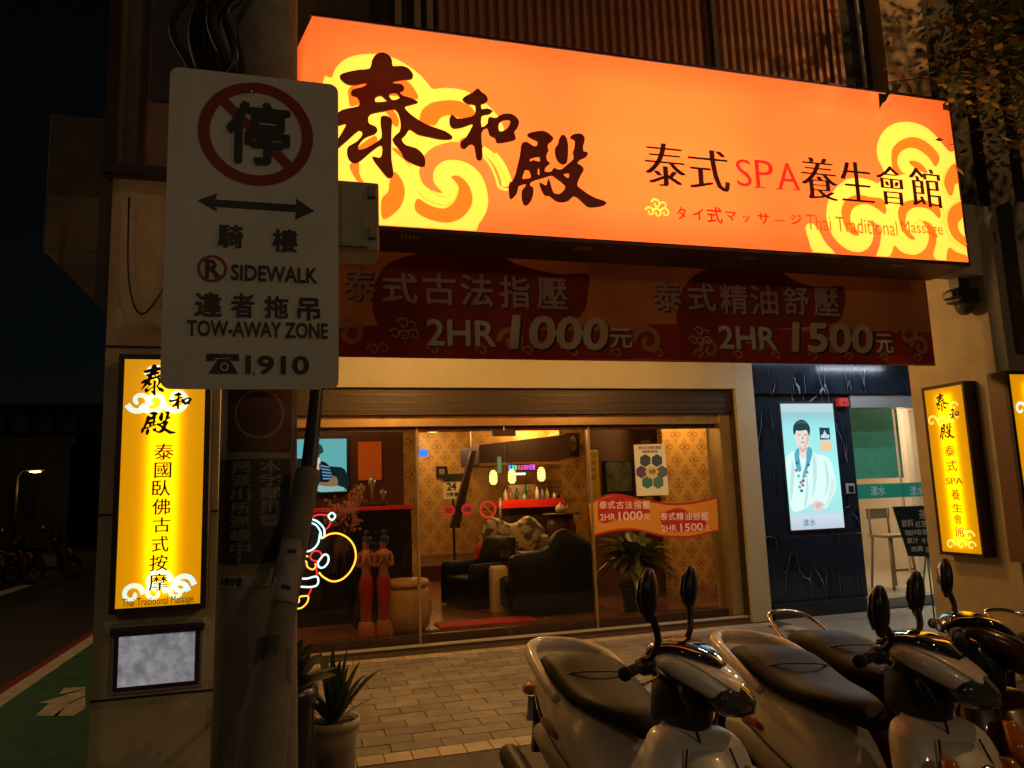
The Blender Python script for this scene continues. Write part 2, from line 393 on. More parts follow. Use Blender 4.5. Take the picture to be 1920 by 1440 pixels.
def cloud(name, fr, spirals, w, m, parent, wid=.16):
    """spirals: (u, v, radius, start angle, turns, handed)"""
    out = []
    for i, (cu, cv, R, a0, tn, hd) in enumerate(spirals):
        n = max(6, int(abs(tn) * 9)); pts = []; bm = bmesh.new()
        for k in range(n + 1):
            t = k / n; a = a0 + hd * tn * 2 * PI * t; r = R * (1 - .82 * t)
            pts.append((cu + r * math.cos(a), cv + r * math.sin(a), R * wid * (1 - .35 * t)))
        add_ribbon(bm, fr, pts, w + i * .0002, 3)
        me = bpy.data.meshes.new(name); bm.to_mesh(me); bm.free()
        out.append(mesh_obj(name, me, m, parent))
    return out
def mini_cloud(name, fr, l, t, r, b, w, m, parent, wid=.14):
    u0, v1 = fr.pix(l, t); u1, v0 = fr.pix(r, b)
    W, H = u1 - u0, v1 - v0
    R = W * .19
    sp = [(u0 + W * .2, v0 + H * .3, R, PI * .9, 1.1, -1), (u0 + W * .48, v0 + H * .25, R, PI * .9, 1.1, -1), (u0 + W * .78, v0 + H * .3, R, PI * .9, 1.1, -1),
          (u0 + W * .45, v0 + H * .72, R * 1.05, PI * .9, 1.1, -1), (u0 + W * .75, v0 + H * .66, R * .8, PI * .8, .6, -1)]
    return cloud(name, fr, sp, w, m, parent, wid)
def area(name, loc, sx, sy, power, color, rot, parent=None):
    l = bpy.data.lights.new(name, 'AREA'); l.shape = 'RECTANGLE'; l.size = sx; l.size_y = sy; l.energy = power; l.color = color
    o = bpy.data.objects.new(name, l); COL.objects.link(o); o.location = loc; o.rotation_euler = rot
    if parent: o.parent = parent
    return o
def point(name, loc, power, color, r=.06, parent=None):
    l = bpy.data.lights.new(name, 'POINT'); l.energy = power; l.color = color; l.shadow_soft_size = r
    o = bpy.data.objects.new(name, l); COL.objects.link(o); o.location = loc
    if parent: o.parent = parent
    return o
WARM = (1, .53, .15); SODIUM = (1, .5, .12)

# ================================================================== SETTING: ground
GX0, GX1, GY0, GY1 = -60, 60, -25, 160
tag(box('ground', GX0, GX1, GY0, GY1, -.3, -.012, ASPH), kind='structure')
tag(box('road', -9, -2.62, GY0, GY1, -.011, -.006, ASPH), kind='structure')
rl = tag(box('road_edge_line', -2.62, -2.52, -10, 120, -.011, .004, REDP), kind='structure')
tag(box('walkway_edge_line', -2.52, -2.36, -10, 120, -.011, .006, YMARK), kind='structure')
tag(box('green_walkway', -2.36, -1.16, -10, 120, -.011, .002, GREENP), kind='structure')
tag(box('parking_strip', -1.16, 9, -4, 4.87, -.011, -.003, mat('dark_paving', (.09, .07, .05), .75, var=.3, scale=10, bump=.4, bscale=90)), kind='structure')
# walkway pictogram and zebra stripes
FZ = None
def gpoly(name, loops, z, m):
    bm = bmesh.new()
    for c in loops:
        vs = [bm.verts.new((x, y, z)) for x, y in c]; bm.faces.new(vs)
    me = bpy.data.meshes.new(name); bm.to_mesh(me); bm.free()
    return tag(mesh_obj(name, me, m), kind='structure')
g = lambda *p: [atZ(x, y, .006) for x, y in p]
gpoly('walkway_marking', [g((72,1318),(160,1292),(160,1304),(128,1318),(108,1342),(66,1342),(92,1318)), g((100,1342),(128,1320),(160,1306),(160,1328),(138,1342)), g((120,1290),(160,1288),(160,1291),(110,1302))], .006, YMARK)
zb = []
for k in range(5):
    x = -8.4 + k * 1.15; zb.append([(x - 2, 16.5), (x - 1.7, 16.5), (x - 1.7, 20), (x - 2, 20)])
gpoly('zebra_crossing', zb, -.003, YMARK)
# arcade pavement: bricks
base = tag(box('arcade_pavement', -1.16, 9, 4.87, 8.02, -.011, -.006, mat('joint_sand', (.05, .035, .02), .9, var=.2)), kind='structure')
PAV = [mat('paver_%s' % n, c, .68, var=.25, scale=6, bump=.3, bscale=60) for n, c in (('brown', (.25, .21, .155)), ('tan', (.28, .24, .175)), ('umber', (.22, .185, .14)), ('grey', (.25, .225, .18)))]
BORD = mat('paver_border', (.50, .39, .24), .65, var=.16, scale=5, bump=.2, bscale=60)
def per_piece(m, amt=.2):
    t = m.node_tree; b = t.nodes['Principled BSDF']; N = t.nodes.new; L = t.links.new
    ge = N('ShaderNodeNewGeometry'); oi = N('ShaderNodeObjectInfo')
    for n in [n for n in t.nodes if n.type == 'TEX_NOISE']: L(ge.outputs['Position'], n.inputs['Vector'])
    src = b.inputs['Base Color'].links[0].from_socket
    st = N('ShaderNodeTexNoise'); st.inputs['Scale'].default_value = .9; st.inputs['Detail'].default_value = 8; st.inputs['Roughness'].default_value = .7; L(ge.outputs['Position'], st.inputs['Vector'])
    a = N('ShaderNodeMapRange'); a.inputs['From Min'].default_value = .32; a.inputs['From Max'].default_value = .62; a.inputs['To Min'].default_value = .62; a.inputs['To Max'].default_value = 1.08; L(st.outputs[0], a.inputs['Value'])
    r = N('ShaderNodeMapRange'); r.inputs['To Min'].default_value = 1 - amt; r.inputs['To Max'].default_value = 1 + amt * .5; L(oi.outputs['Random'], r.inputs['Value'])
    mu = N('ShaderNodeMath'); mu.operation = 'MULTIPLY'; L(a.outputs[0], mu.inputs[0]); L(r.outputs[0], mu.inputs[1])
    vm = N('ShaderNodeVectorMath'); vm.operation = 'SCALE'; L(src, vm.inputs[0]); L(mu.outputs[0], vm.inputs['Scale']); L(vm.outputs[0], b.inputs['Base Color'])
for m_ in PAV: per_piece(m_)
per_piece(BORD, .12)
def paver_mesh(nm, w, d, m):
    bm = bmesh.new(); b = .004
    addbox(bm, -w / 2, w / 2, -d / 2, d / 2, -.012, 0.0)
    me = bpy.data.meshes.new(nm); bm.to_mesh(me); bm.free(); me.materials.append(m); return me
PM = [paver_mesh('brick', .335 - .008, .1675 - .007, m) for m in PAV]
PMh = [paver_mesh('brick', .1675 - .008, .1675 - .007, m) for m in PAV]
BM = paver_mesh('border_tile', .17 - .007, .172, BORD); BM2 = paver_mesh('border_tile', .172, .17 - .007, BORD)
def put(nm, me, x, y, z=None):
    o = bpy.data.objects.new(nm, me); COL.objects.link(o); o.parent = base
    o.location = (x, y, (.002 + random.uniform(-.0015, .0015)) if z is None else z)
    o.rotation_euler = (random.uniform(-.003, .003), random.uniform(-.003, .003), random.uniform(-.004, .004)); return o
nb = 0
for r_ in range(16):
    y = 5.05 + .004 + (r_ + .5) * .1675; x = -.6 - (.1675 if r_ % 2 else 0)
    while x < 5.12:
        if x > -.45: put('brick', random.choice(PM), x, y); nb += 1
        x += .335
for k in range(34): put('border_tile', BM, -.42 + k * .17, 4.962)
for k in range(34): put('border_tile', BM, -.42 + k * .17, 7.83)
for k in range(15): put('border_tile', BM2, 5.33, 5.14 + k * .17 + .04)
tag(box('arcade_floor', 5.43, 9, 4.87, 8.02, -.0055, .001, mat('grey_terrazzo', (.24, .21, .17), .5, var=.15, scale=30)), kind='structure')

# ================================================================== MASSAGE SHOP BUILDING
B = thing('shop_building', 'old concrete building whose ground floor holds the glass fronted massage shop behind an arcade', 'building', (2.3, 4.8, 0))
def bb(name, x0, x1, y0, y1, z0, z1, m, bevel=0, parent=None):
    return box(name, x0 - 2.3, x1 - 2.3, y0 - 4.8, y1 - 4.8, z0, z1, m, parent or B, bevel)
lp = bb('pillar', -1.09, -.46, 4.75, 5.35, -.01, 6.5, CONC); lp['label'] = 'left concrete arcade pillar carrying a yellow light box'
for z in (.55, 1.55, 2.52): bb('joint_groove', -1.093, -.457, 4.745, 4.76, z, z + .012, mat('dark_joint', (.05, .045, .035), .9), parent=None)
rp = bb('pillar', 5.55, 6.2, 4.8, 5.72, -.01, 3.9, CONC2, .01); rp['label'] = 'right plastered arcade pillar between the shop and the next house'
bb('ceiling', -.46, 9, 4.98, 8.0, 3.4, 3.5, mat('arcade_ceiling_paint', (.5, .46, .38), .8, var=.15))
bb('beam', -.46, 5.55, 4.8, 4.97, 3.28, 3.9, CONC)
bb('upper_wall', -1.09, 5.55, 5.02, 5.2, 3.9, 9, mat('dark_upper_wall', (.09, .06, .045), .8, var=.3))
# left corner: bay and window lines
bb('corner_bay', -1.45, -1.09, 4.78, 5.6, 3.1, 3.95, DARKCONC, .01)
bm = bmesh.new()
vs = [(-1.45, 3.1), (-1.09, 3.1), (-1.09, 2.72)]
a = [bm.verts.new((x - 2.3, -.02, z)) for x, z in vs]; b_ = [bm.verts.new((x - 2.3, .8, z)) for x, z in vs]
bm.faces.new(a); bm.faces.new(b_[::-1])
for k in range(3): bm.faces.new((a[k], a[(k + 1) % 3], b_[(k + 1) % 3], b_[k]))
bobj('corner_bracket', bm, DARKCONC, B)
bb('upper_front', -1.13, -.46, 4.70, 4.75, 3.56, 6.5, DARKCONC)
wf = bb('window_frame', -1.13, -.1, 4.665, 4.70, 3.56, 3.62, mat('dark_window_frame', (.03, .015, .015), .5))
bb('window_frame', -1.13, -1.07, 4.66, 4.70, 3.62, 6.5, mat('dark_window_frame', (.03, .015, .015), .5))
bb('window_frame', -.93, -.91, 4.66, 4.70, 3.62, 6.5, mat('dark_window_frame', (.03, .015, .015), .5))
bb('window_pane', -.88, -.46, 4.68, 4.699, 4.05, 4.9, mat('dark_pane', (.04, .035, .03), .25))
bb('upper_front', -.46, .45, 4.98, 5.02, 3.9, 7, mat('dark_upper_wall', (.09, .06, .045), .8, var=.3))
# corrugated sheet over the sign, each rib a part
RIB = mat('corrugated_brown_sheet', (.46, .19, .10), .45, .3, var=.35, scale=5)
bmr = bmesh.new()
prof = [(0, 0), (.012, -.028), (.045, -.028), (.057, 0), (.076, 0)]
for k in range(len(prof) - 1):
    (x0, y0), (x1, y1) = prof[k], prof[k + 1]
    q = [bmr.verts.new(p) for p in ((x0, y0, 0), (x1, y1, 0), (x1, y1, 3.2), (x0, y0, 3.2))]; bmr.faces.new(q)
mer = bpy.data.meshes.new('rib'); bmr.to_mesh(mer); bmr.free(); mer.materials.append(RIB)
for k in range(47):
    o = bpy.data.objects.new('rib', mer); COL.objects.link(o); o.parent = B; o.location = (.95 + k * .076 - 2.3, 4.98 - 4.8, 4.0)
for x in (.64, .78, .87): bb('post', x, x + .045, 4.93, 4.98, 4.0, 7, mat('pale_post', (.3, .22, .12), .6))
bb('post', 3.2, 3.24, 4.90, 4.945, 4.0, 7, mat('dark_post', (.12, .08, .06), .6))
tube_pts = [(4.53 - 2.3, 4.78 - 4.8, 4.3), (4.53 - 2.3, 4.78 - 4.8, 7)]
tube('drain_pipe', tube_pts, .016, mat('pale_pipe', (.62, .55, .45), .35), B, smooth=1)
bb('pilaster', 4.82, 5.27, 4.83, 5.0, 3.9, 7, mat('tan_render', (.8, .53, .27), .75, var=.2, scale=3))
# shop front at the back of the arcade
bb('header_beam', -.46, 5.10, 7.95, 8.6, 2.76, 3.4, BEIGE)
bb('wall_end', 5.10, 5.36, 7.95, 8.7, .0, 3.4, BEIGE, .006)
bb('shutter_slot', -.46, 5.07, 8.02, 8.5, 2.47, 2.757, DARKM)
for z in (2.52, 2.6, 2.68): bb('slot_lip', -.46, 5.07, 8.012, 8.019, z, z + .012, BRONZE)
bb('header_rail', -.46, 5.02, 8.1, 8.3, 2.35, 2.467, BRASS, .004)
bb('door_jamb', 4.93, 5.075, 8.08, 8.35, .06, 2.468, BRASS, .004)
bb('jamb_groove', 5.077, 5.098, 8.0, 8.2, .06, 2.75, DARKM)
bb('step', -.46, 5.1, 8.02, 8.7, -.01, .06, mat('step_stone', (.16, .11, .075), .5, var=.2))
bb('track', -.46, 5.36, 8.0, 8.035, .061, .082, mat('aluminium_track', (.75, .7, .6), .4, .6))
bb('left_wall', -.46, -.3, 5.35, 16, 0, 3.4, CONC)
GLS = glass('shop_glass', (.9, .88, .82), .9)
def pane(x0, x1, label=None, handle=False):
    p = bb('glass_panel', x0, x1, 8.195, 8.207, .15, 2.35, GLS)
    r = bb('bottom_rail', x0 + .004, x1 - .004, 8.17, 8.23, .065, .15, BRONZE, .003)
    r2 = bb('top_rail', x0 + .004, x1 - .004, 8.175, 8.225, 2.30, 2.349, BRONZE, .003)
    if label: p['label'] = label
    for q in (r, r2):
        q.parent = p; q.matrix_parent_inverse = Matrix.Identity(4)
    for q in (r, r2): q.location = (0, 0, 0)
    return p
pane(-.3, 1.23); pane(1.245, 2.225, 'left glass door'); pane(2.235, 3.24, 'right glass door'); pane(3.26, 4.92)
for x in (1.237, 3.25): bb('door_post', x - .012, x + .012, 8.17, 8.23, .06, 2.35, BRASS)
bb('door_closer', 2.10, 2.36, 8.16, 8.24, 2.24, 2.30, BRONZE)
# interior shell
WOOD = mat('dark_wood_floor', (.24, .10, .045), .22, var=.4, scale=4)
PLK = thing  # name only
fl = bb('shop_floor', -.3, 7.2, 8.71, 13.6, .02, .085, WOOD)
for k in range(26):     # floor boards
    bb('floor_board', -.3 + k * .29, -.3 + k * .29 + .282, 8.72, 13.6, .0855, .095, WOOD)
bb('raised_floor', -.3, 7.2, 13.6, 17, .02, .36, mat('dark_red_step', (.09, .025, .015), .4, var=.3))
WP = wallpaper('gold_damask_paper', (.62, .36, .085), (.34, .17, .04), .36)
WP2 = wallpaper('gold_damask_paper_small', (.66, .38, .085), (.34, .16, .04), .27)
bb('back_wall', -.3, 9, 16, 16.1, .3, 3.4, WP)
bb('shop_ceiling', -.3, 7.2, 8.61, 16, 2.95, 3.05, mat('brown_ceiling', (.2, .1, .05), .7))
bb('side_wall', 6.0, 6.1, 9.6, 16, 0, 3, WP)
bb('wallpaper_wall', atY(1246, 900, 9.6)[0], 6.0, 9.6, 9.75, .09, 2.95, WP2)
x0, _ = atY(1105, 900, 10.2); x1, _ = atY(1262, 900, 10.2)
bb('brown_partition', x0, x1, 10.2, 10.3, .09, 2.95, mat('brown_panel', (.14, .06, .03), .5, var=.3))
xw0 = atY(757, 900, 11)[0]; xw1 = atY(786, 900, 11)[0]
bb('wallpaper_column', xw0, xw1, 11, 11.6, .09, 2.95, WP)
bb('tv_wall', -.3, xw0, 11, 11.2, .09, 2.95, mat('dark_red_wall', (.16, .045, .025), .5, var=.4, scale=3))
xa, xb = atY(886, 900, 14)[0], atY(1098, 900, 14)[0]
bb('bar_back_wall', xa, xb, 14, 14.1, .36, 2.95, wallpaper('gold_damask_paper_bar', (.6, .33, .07), (.42, .21, .045), .3))
bb('bar_side_column', atY(1052, 900, 13.2)[0], atY(1098, 900, 13.2)[0], 13.2, 13.99, .09, 2.95, WP)

# ================================================================== LIGHT BOX SIGNS
ORA = lin((255, 113, 50)); YEL = lin((252, 250, 96))
sg = thing('main_sign', 'long glowing orange sign board over the shopfront with black brush characters and yellow clouds', 'sign', (2.5, 4.4, 3.23))
def sb(name, x0, x1, y0, y1, z0, z1, m, bevel=0):
    return box(name, x0 - 2.5, x1 - 2.5, y0 - 4.4, y1 - 4.4, z0 - 3.23, z1 - 3.23, m, sg, bevel)
def reparent(o, root):
    if isinstance(o, list): return [reparent(q, root) for q in o]
    o.parent = root; o.matrix_parent_inverse = Matrix.Translation(-Vector(root.location)); return o
face = reparent(poly('face', Frame('Y', 4.402), [[(.06, 3.235), (4.955, 3.235), (4.955, 4.56), (.06, 4.56)]], 0, backlit('orange_sheet', ORA, .62), None, px=False), sg)
SF = mat('sign_frame_metal', (.10, .05, .03), .45, .5)
sb('frame', .045, 4.97, 4.395, 4.80, 3.205, 3.232, SF); sb('frame', .045, 4.97, 4.395, 4.80, 4.563, 4.58, SF)
sb('frame', 4.958, 4.97, 4.396, 4.80, 3.233, 4.562, SF)
sb('back_panel', .045, 4.97, 4.76, 4.79, 3.233, 4.562, mat('white_box_inside', (.8, .75, .6), .6))
# left end of the box; its glow stands in for a reflection
endm = backlit('orange_sheet', ORA, .62)
bmx = bmesh.new()
q = [bmx.verts.new(p) for p in ((.06, 4.402, 3.235), (-.03, 4.758, 3.235), (-.03, 4.758, 4.56), (.06, 4.402, 4.56))]; bmx.faces.new(q)
reparent(bobj('end_face', bmx, endm), sg)
for zc in (3.5, 3.9, 4.3):     # tube lamps inside the box
    for xc, pw in ((.85, 2.5), (2.45, 2.7), (4.05, 1.9)):
        reparent(area('tube_lamp', (xc, 4.72, zc), 1.45, .05, pw * (.95 + .1 * random.random()), (1, .95, .85), (math.radians(-90), 0, 0)), sg)
part_ = reparent(poly('torn_edge', FS, [[(1645,176),(1664,179),(1660,190),(1652,196),(1647,207),(1646,192)]], .012, mat('torn_dark_edge', (.05, .02, .01), .7), None), sg)
YM = backlit('yellow_print', YEL, .75)
ORM = backlit('orange_print', lin((255, 110, 44)), .62)
def part(o, root=None): return reparent(o, root or sg)
C3 = lambda pts: cvt(pts, 620, 80, 4)
C4 = lambda pts: cvt(pts, 1480, 200, 4.8)
SB_ = 3.238
def clip_sign(c):
    out = []
    for p in c:
        u, v = FS.pix(*p); out.append((min(max(u, .065), 4.95), min(max(v, SB_), 4.55)))
    return out
def spoly(name, pts, w, m, s=3):
    c = cr([FS.pix(*p) for p in pts], s, True)
    c = [(min(max(u, .065), 4.95), min(max(v, SB_), 4.55)) for u, v in c]
    return part(poly(name, FS, [c], w, m, None, px=False))
spoly('cloud_pattern', C3([(-60,1340),(-60,900),(-60,300),(5,265),(40,190),(110,125),(200,95),(320,85),(430,100),(540,150),(650,225),(730,310),(765,348),(860,340),(960,350),(1040,375),(1130,430),(1200,490),(1265,570),(1300,660),(1240,655),(1200,600),(1130,640),(1060,650),(1030,700),(970,725),(960,745),(900,745),(780,780),(700,850),(665,950),(680,1040),(740,1100),(840,1130),(775,1050),(775,960),(830,900),(900,880),(1000,895),(1090,950),(1150,1040),(1180,1170),(1165,1270),(1110,1360),(1050,1425),(700,1425),(390,1425)]), .002, YM)
for pts in ([(140,340),(250,310),(460,300),(570,285),(655,400),(630,430),(540,410),(420,400),(330,410),(330,460),(210,470),(150,480),(135,420)],
            [(665,570),(690,500),(760,455),(850,435),(960,440),(1060,490),(1080,560),(1000,580),(930,555),(870,548),(820,570),(785,620),(740,620),(680,600)],
            [(900,1010),(960,1000),(1040,1080),(1062,1200),(1000,1300),(900,1350),(780,1340),(680,1300),(630,1250),(650,1170),(740,1220),(850,1245),(930,1190),(960,1100),(930,1040)],
            [(140,920),(210,900),(215,980),(250,1050),(330,1090),(260,1080),(190,1030)],
            [(470,970),(520,1010),(555,1100),(540,1200),(480,1280),(390,1325),(380,1180),(430,1120),(440,1050)],
            [(410,510),(470,510),(510,580),(500,635),(460,610),(440,560)],
            [(210,780),(330,700),(350,760),(300,810),(215,800)],
            [(460,800),(500,800),(560,860),(600,930),(560,890)]):
    spoly('cloud_detail', C3(pts), .004, ORM)
def sribs(name, lines, w, m, cv):
    bm = bmesh.new()
    for pts, wd in lines:
        q = []
        for p in cv(pts):
            u, v = FS.pix(*p); q.append((u, v, wd))
        add_ribbon(bm, FS, q, w)
    me = bpy.data.meshes.new(name); bm.to_mesh(me); bm.free()
    return part(mesh_obj(name, me, m))
OCH = backlit('ochre_print', lin((215, 160, 40)), .6)
sribs('cloud_line', [([(690,900),(700,1020),(760,1120),(850,1160),(900,1130)], .0025), ([(650,1110),(720,1180),(850,1222),(930,1180),(955,1100)], .003), ([(675,580),(700,500),(770,445)], .0025), ([(600,900),(605,980)], .002), ([(590,720),(620,760)], .002), ([(640,740),(660,780)], .002)], .005, OCH, C3)
sribs('cloud_streak', [([(1135,800),(1220,870),(1290,980),(1312,1080)], .028), ([(1130,845),(1190,905),(1240,1010),(1265,1085),(1330,1105)], .008), ([(1235,830),(1290,900),(1330,980),(1350,1040)], .008)], .002, YM, C3)
sribs('cloud_line', [([(1165,850),(1230,930),(1270,1020),(1285,1080)], .0025), ([(1190,835),(1260,920),(1305,1010),(1325,1075)], .0025)], .004, OCH, C3)
# right hand clouds
spoly('cloud_pattern', C4([(850,590),(800,480),(785,380),(815,270),(890,180),(1000,140),(1120,145),(1240,195),(1340,290),(1430,400),(1480,402),(1560,400),(1660,900),(1700,1450),(1200,1450),(780,1450),(780,1345),(810,1260),(825,1150),(800,1070),(740,1030),(690,1025),(735,1060),(755,1130),(745,1210),(700,1280),(620,1310),(520,1285),(430,1215),(365,1120),(335,1010),(335,920),(360,820),(420,730),(520,655),(640,642),(760,675),(800,690)]), .002, YM, 2)
spoly('cloud_pattern', C4([(145,1080),(200,1050),(260,1110),(320,1220),(400,1310),(420,1400),(250,1400),(170,1190)]), .002, YM)
for pts in ([(915,440),(930,370),(1000,305),(1100,275),(1200,300),(1290,370),(1350,460),(1310,540),(1250,460),(1160,390),(1080,372),(1010,400),(975,450),(970,520),(1010,590),(1050,610),(950,600),(920,520)],
            [(1070,500),(1130,490),(1200,530),(1240,600),(1150,570)],
            [(465,960),(480,880),(530,820),(620,795),(720,815),(830,830),(865,900),(860,970),(800,930),(720,885),(640,880),(570,920),(545,990),(560,1060),(620,1130),(615,1162),(560,1150),(500,1090)],
            [(975,980),(990,900),(1060,850),(1200,840),(1340,900),(1350,1010),(1260,930),(1160,905),(1080,930),(1045,1000),(1050,1090),(1130,1190),(1080,1190),(1010,1110)],
            [(1190,1030),(1260,1050),(1310,1120),(1320,1220),(1290,1340),(1310,1410),(920,1410),(925,1300),(945,1250),(1010,1310),(1120,1335),(1210,1290),(1250,1200),(1240,1110)],
            [(1495,515),(1440,550),(1395,640),(1395,720),(1440,805),(1470,780),(1490,700),(1540,680),(1560,560)],
            [(1560,860),(1460,900),(1420,980),(1425,1080),(1480,1190),(1610,1275),(1600,1200),(1530,1130),(1515,1050),(1560,990)],
            [(1430,1270),(1500,1310),(1620,1355),(1640,1420),(1425,1420)]):
    spoly('cloud_detail', C4(pts), .004, ORM)
sribs('cloud_line', [([(1490,505),(1420,560),(1380,650),(1380,740),(1430,815),(1520,840)], .003), ([(1545,850),(1470,880),(1410,960),(1400,1080),(1450,1200),(1590,1290)], .003), ([(1470,1080),(1510,1180),(1600,1240)], .003), ([(1370,900),(1390,980),(1365,1060)], .003), ([(1130,1060),(1170,1020),(1220,1050)], .003)], .005, OCH, C4)
for nm, cs in (('泰', [TAI]), ('和', [HE]), ('殿', [DIAN, DIAN_DOT])):
    bm = bmesh.new()
    for c in cs: fill_faces(bm, FS, [cr([FS.pix(*p) for p in k], 2, True) for k in c], .02, .018)
    part(bobj('brush_character', bm, BROWNB))
part(lettering('lettering', FS, [('泰', (1211,270,1281,350)), ('式', (1293,282,1363,358)), ('養', (1503,297,1565,375)), ('生', (1577,305,1633,379)), ('會', (1645,313,1697,385)), ('館', (1707,317,1761,389))], .008, BROWNB, None, thick=.038))
REDL = backlit('red_print', lin((235, 45, 35)), .7)
part(lettering('lettering_red', FS, [('S', (1380,300,1407,350)), ('P', (1416,302,1448,352)), ('A', (1457,307,1496,356))], .008, REDL, None, thick=.018))
sribs('serif', [([(0,0),(1,0)], .004)], .009, REDL, lambda p: [(1413,352),(1433,353)])
sribs('serif', [([(0,0),(1,0)], .004)], .009, REDL, lambda p: [(1453,355),(1468,356)])
sribs('serif', [([(0,0),(1,0)], .004)], .009, REDL, lambda p: [(1484,356),(1499,357)])
part(lettering('lettering_red', FS, [('タ', (1269,389,1285,412)), ('イ', (1298,392,1318,413)), ('式', (1325,389,1353,419)), ('マ', (1360,398,1379,414)), ('ッ', (1392,405,1404,417)), ('サ', (1420,400,1441,420)), ('ー', (1451,411,1470,415)), ('ジ', (1482,403,1502,421))], .006, backlit('dull_red_print', lin((200, 40, 20)), .7), None, off=.02))
part(lettering('lettering_small', FS, [('Thai Traditional', (1511,409,1680,437)), ('Massage', (1689,417,1766,445))], .008, backlit('olive_print', lin((150, 100, 25)), .6), None))
part(mini_cloud('small_cloud_mark', FS, 1207, 371, 1258, 411, .004, YM, None, .2))
for px, py in ((770,443),(1095,465),(1405,483),(1680,497)):
    x, y = atZ(px, py, 3.204); bm = bmesh.new()
    for k in range(5): addbox(bm, x - .06 + k * .025 - 2.5, x - .05 + k * .025 - 2.5, y - 4.4 - .03, y - 4.4 + .03, -.033, -.0265)
    bobj('vent', bm, mat('vent_slot_metal', (.6, .35, .15), .4, .5), sg)
def cloth_mat(name, rgb, k=.45):
    m = bpy.data.materials.new(name); m.use_nodes = True; t = m.node_tree; t.nodes.clear(); N = t.nodes.new
    o = N('ShaderNodeOutputMaterial'); d = N('ShaderNodeBsdfDiffuse'); tr = N('ShaderNodeBsdfTranslucent'); mx = N('ShaderNodeMixShader')
    tc = N('ShaderNodeTexCoord'); nz = N('ShaderNodeTexNoise'); nz.inputs['Scale'].default_value = 1.6; nz.inputs['Detail'].default_value = 5; t.links.new(tc.outputs['Object'], nz.inputs['Vector'])
    r = N('ShaderNodeValToRGB'); r.color_ramp.elements[0].position = .3; r.color_ramp.elements[1].position = .7
    r.color_ramp.elements[0].color = (*[c * .7 for c in rgb], 1); r.color_ramp.elements[1].color = (*[min(1, c * 1.15) for c in rgb], 1)
    t.links.new(nz.outputs[0], r.inputs[0]); t.links.new(r.outputs[0], d.inputs[0]); t.links.new(r.outputs[0], tr.inputs[0])
    mx.inputs[0].default_value = k; t.links.new(d.outputs[0], mx.inputs[1]); t.links.new(tr.outputs[0], mx.inputs[2]); t.links.new(mx.outputs[0], o.inputs[0]); _m[name] = m
    return m
# ------------------------------------------------------------------ banner below the sign
FB = Frame('Y', 5.0)
bn = thing('price_banner', 'dark red cloth banner with two massage prices hung below the glowing sign', 'banner', (2.6, 5.0, 2.53))
def bpart(o): return reparent(o, bn)
BT = cloth_mat('banner_cloth', (.55, .19, .08), .03)
bpart(poly('cloth', FB, [[(.02, 2.53), (5.14, 2.53), (5.14, 3.42), (.02, 3.42)]], 0, BT, None, px=False))
CD = cloth_mat('banner_dark_red', (.40, .065, .04), .04); CO = cloth_mat('banner_ochre', (.62, .34, .1), .05); CR_ = cloth_mat('banner_red', (.50, .06, .03), .04)
TW = cloth_mat('banner_cream_print', (.85, .68, .55), .02); TG = cloth_mat('banner_gold_print', (.85, .64, .38), .02); TP = cloth_mat('banner_pink_print', (.68, .4, .36), .02)
C6 = lambda pts: cvt(pts, 620, 440, 3.2)
C7 = lambda pts: cvt(pts, 1180, 440, 2.595)
for c, m_, w in ((C6([(60,560),(900,560),(1900,600),(1900,745),(60,735)]), CR_, .0005), (C7([(95,436),(900,470),(1490,480),(1490,628),(95,604)]), CR_, .0007),
              (C6([(250,420),(300,220),(450,130),(650,95),(850,85),(1000,110),(1100,170),(1250,215),(1400,240),(1540,235),(1545,330),(1500,490),(1250,560),(700,560),(560,580),(370,680),(290,560)]), CD, .001),
              (C7([(230,410),(250,280),(330,190),(450,155),(600,150),(720,175),(820,230),(930,260),(1040,255),(1040,380),(960,440),(560,470),(450,520),(330,585),(260,500)]), CD, .001)):
    c = [FB.pix(*p) for p in c]; c = cr(c, 3, True)
    bpart(poly('print_shape', FB, [[(min(max(a, .03), 5.13), min(max(b, 2.533), 3.41)) for a, b in c]], w, m_, None, px=False))
u = lambda px, py: FB.pix(px, py)
sp = []
for px, py, R in ((655, 625, .11), (700, 655, .09), (960, 640, .1), (1215, 640, .12), (1330, 655, .08), (1700, 625, .13), (1725, 650, .09), (1420, 645, .09), (1560, 650, .08)):
    a, b = u(px, py); R = min(R, b - 2.545); sp.append((a, b, R, PI, 1.2, -1))
for k in range(15):
    a = .2 + k * .34; sp.append((a, 2.59, .045, PI, 1.0, -1))
bpart(cloud('print_clouds', FB, sp, .002, CO, None, .2))
bpart(mini_cloud('print_cloud_mark', FB, 728, 593, 790, 642, .003, TG, None, .1)); bpart(mini_cloud('print_cloud_mark', FB, 1288, 610, 1338, 652, .003, TG, None, .1))
L1 = [('泰', (645,502,703,563)), ('式', (717,513,782,568)), ('古', (793,513,853,571)), ('法', (864,515,923,574)), ('指', (937,518,992,577)), ('壓', (1007,523,1062,579)),
      ('泰', (1224,527,1276,583)), ('式', (1290,532,1340,583)), ('精', (1350,534,1400,588)), ('油', (1407,536,1457,590)), ('舒', (1469,538,1515,590)), ('壓', (1525,540,1571,592))]
L2 = [('2HR', (801,601,928,648)), ('元', (1143,617,1184,652)), ('2HR', (1348,613,1454,654)), ('元', (1642,627,1673,662))]
L3 = [('1000', (957,595,1134,654)), ('1500', (1484,608,1631,660))]
sh = lambda it, d=2.5: [(t, (l + d, tt + d * .8, r + d, b + d * .8)) for t, (l, tt, r, b) in it]
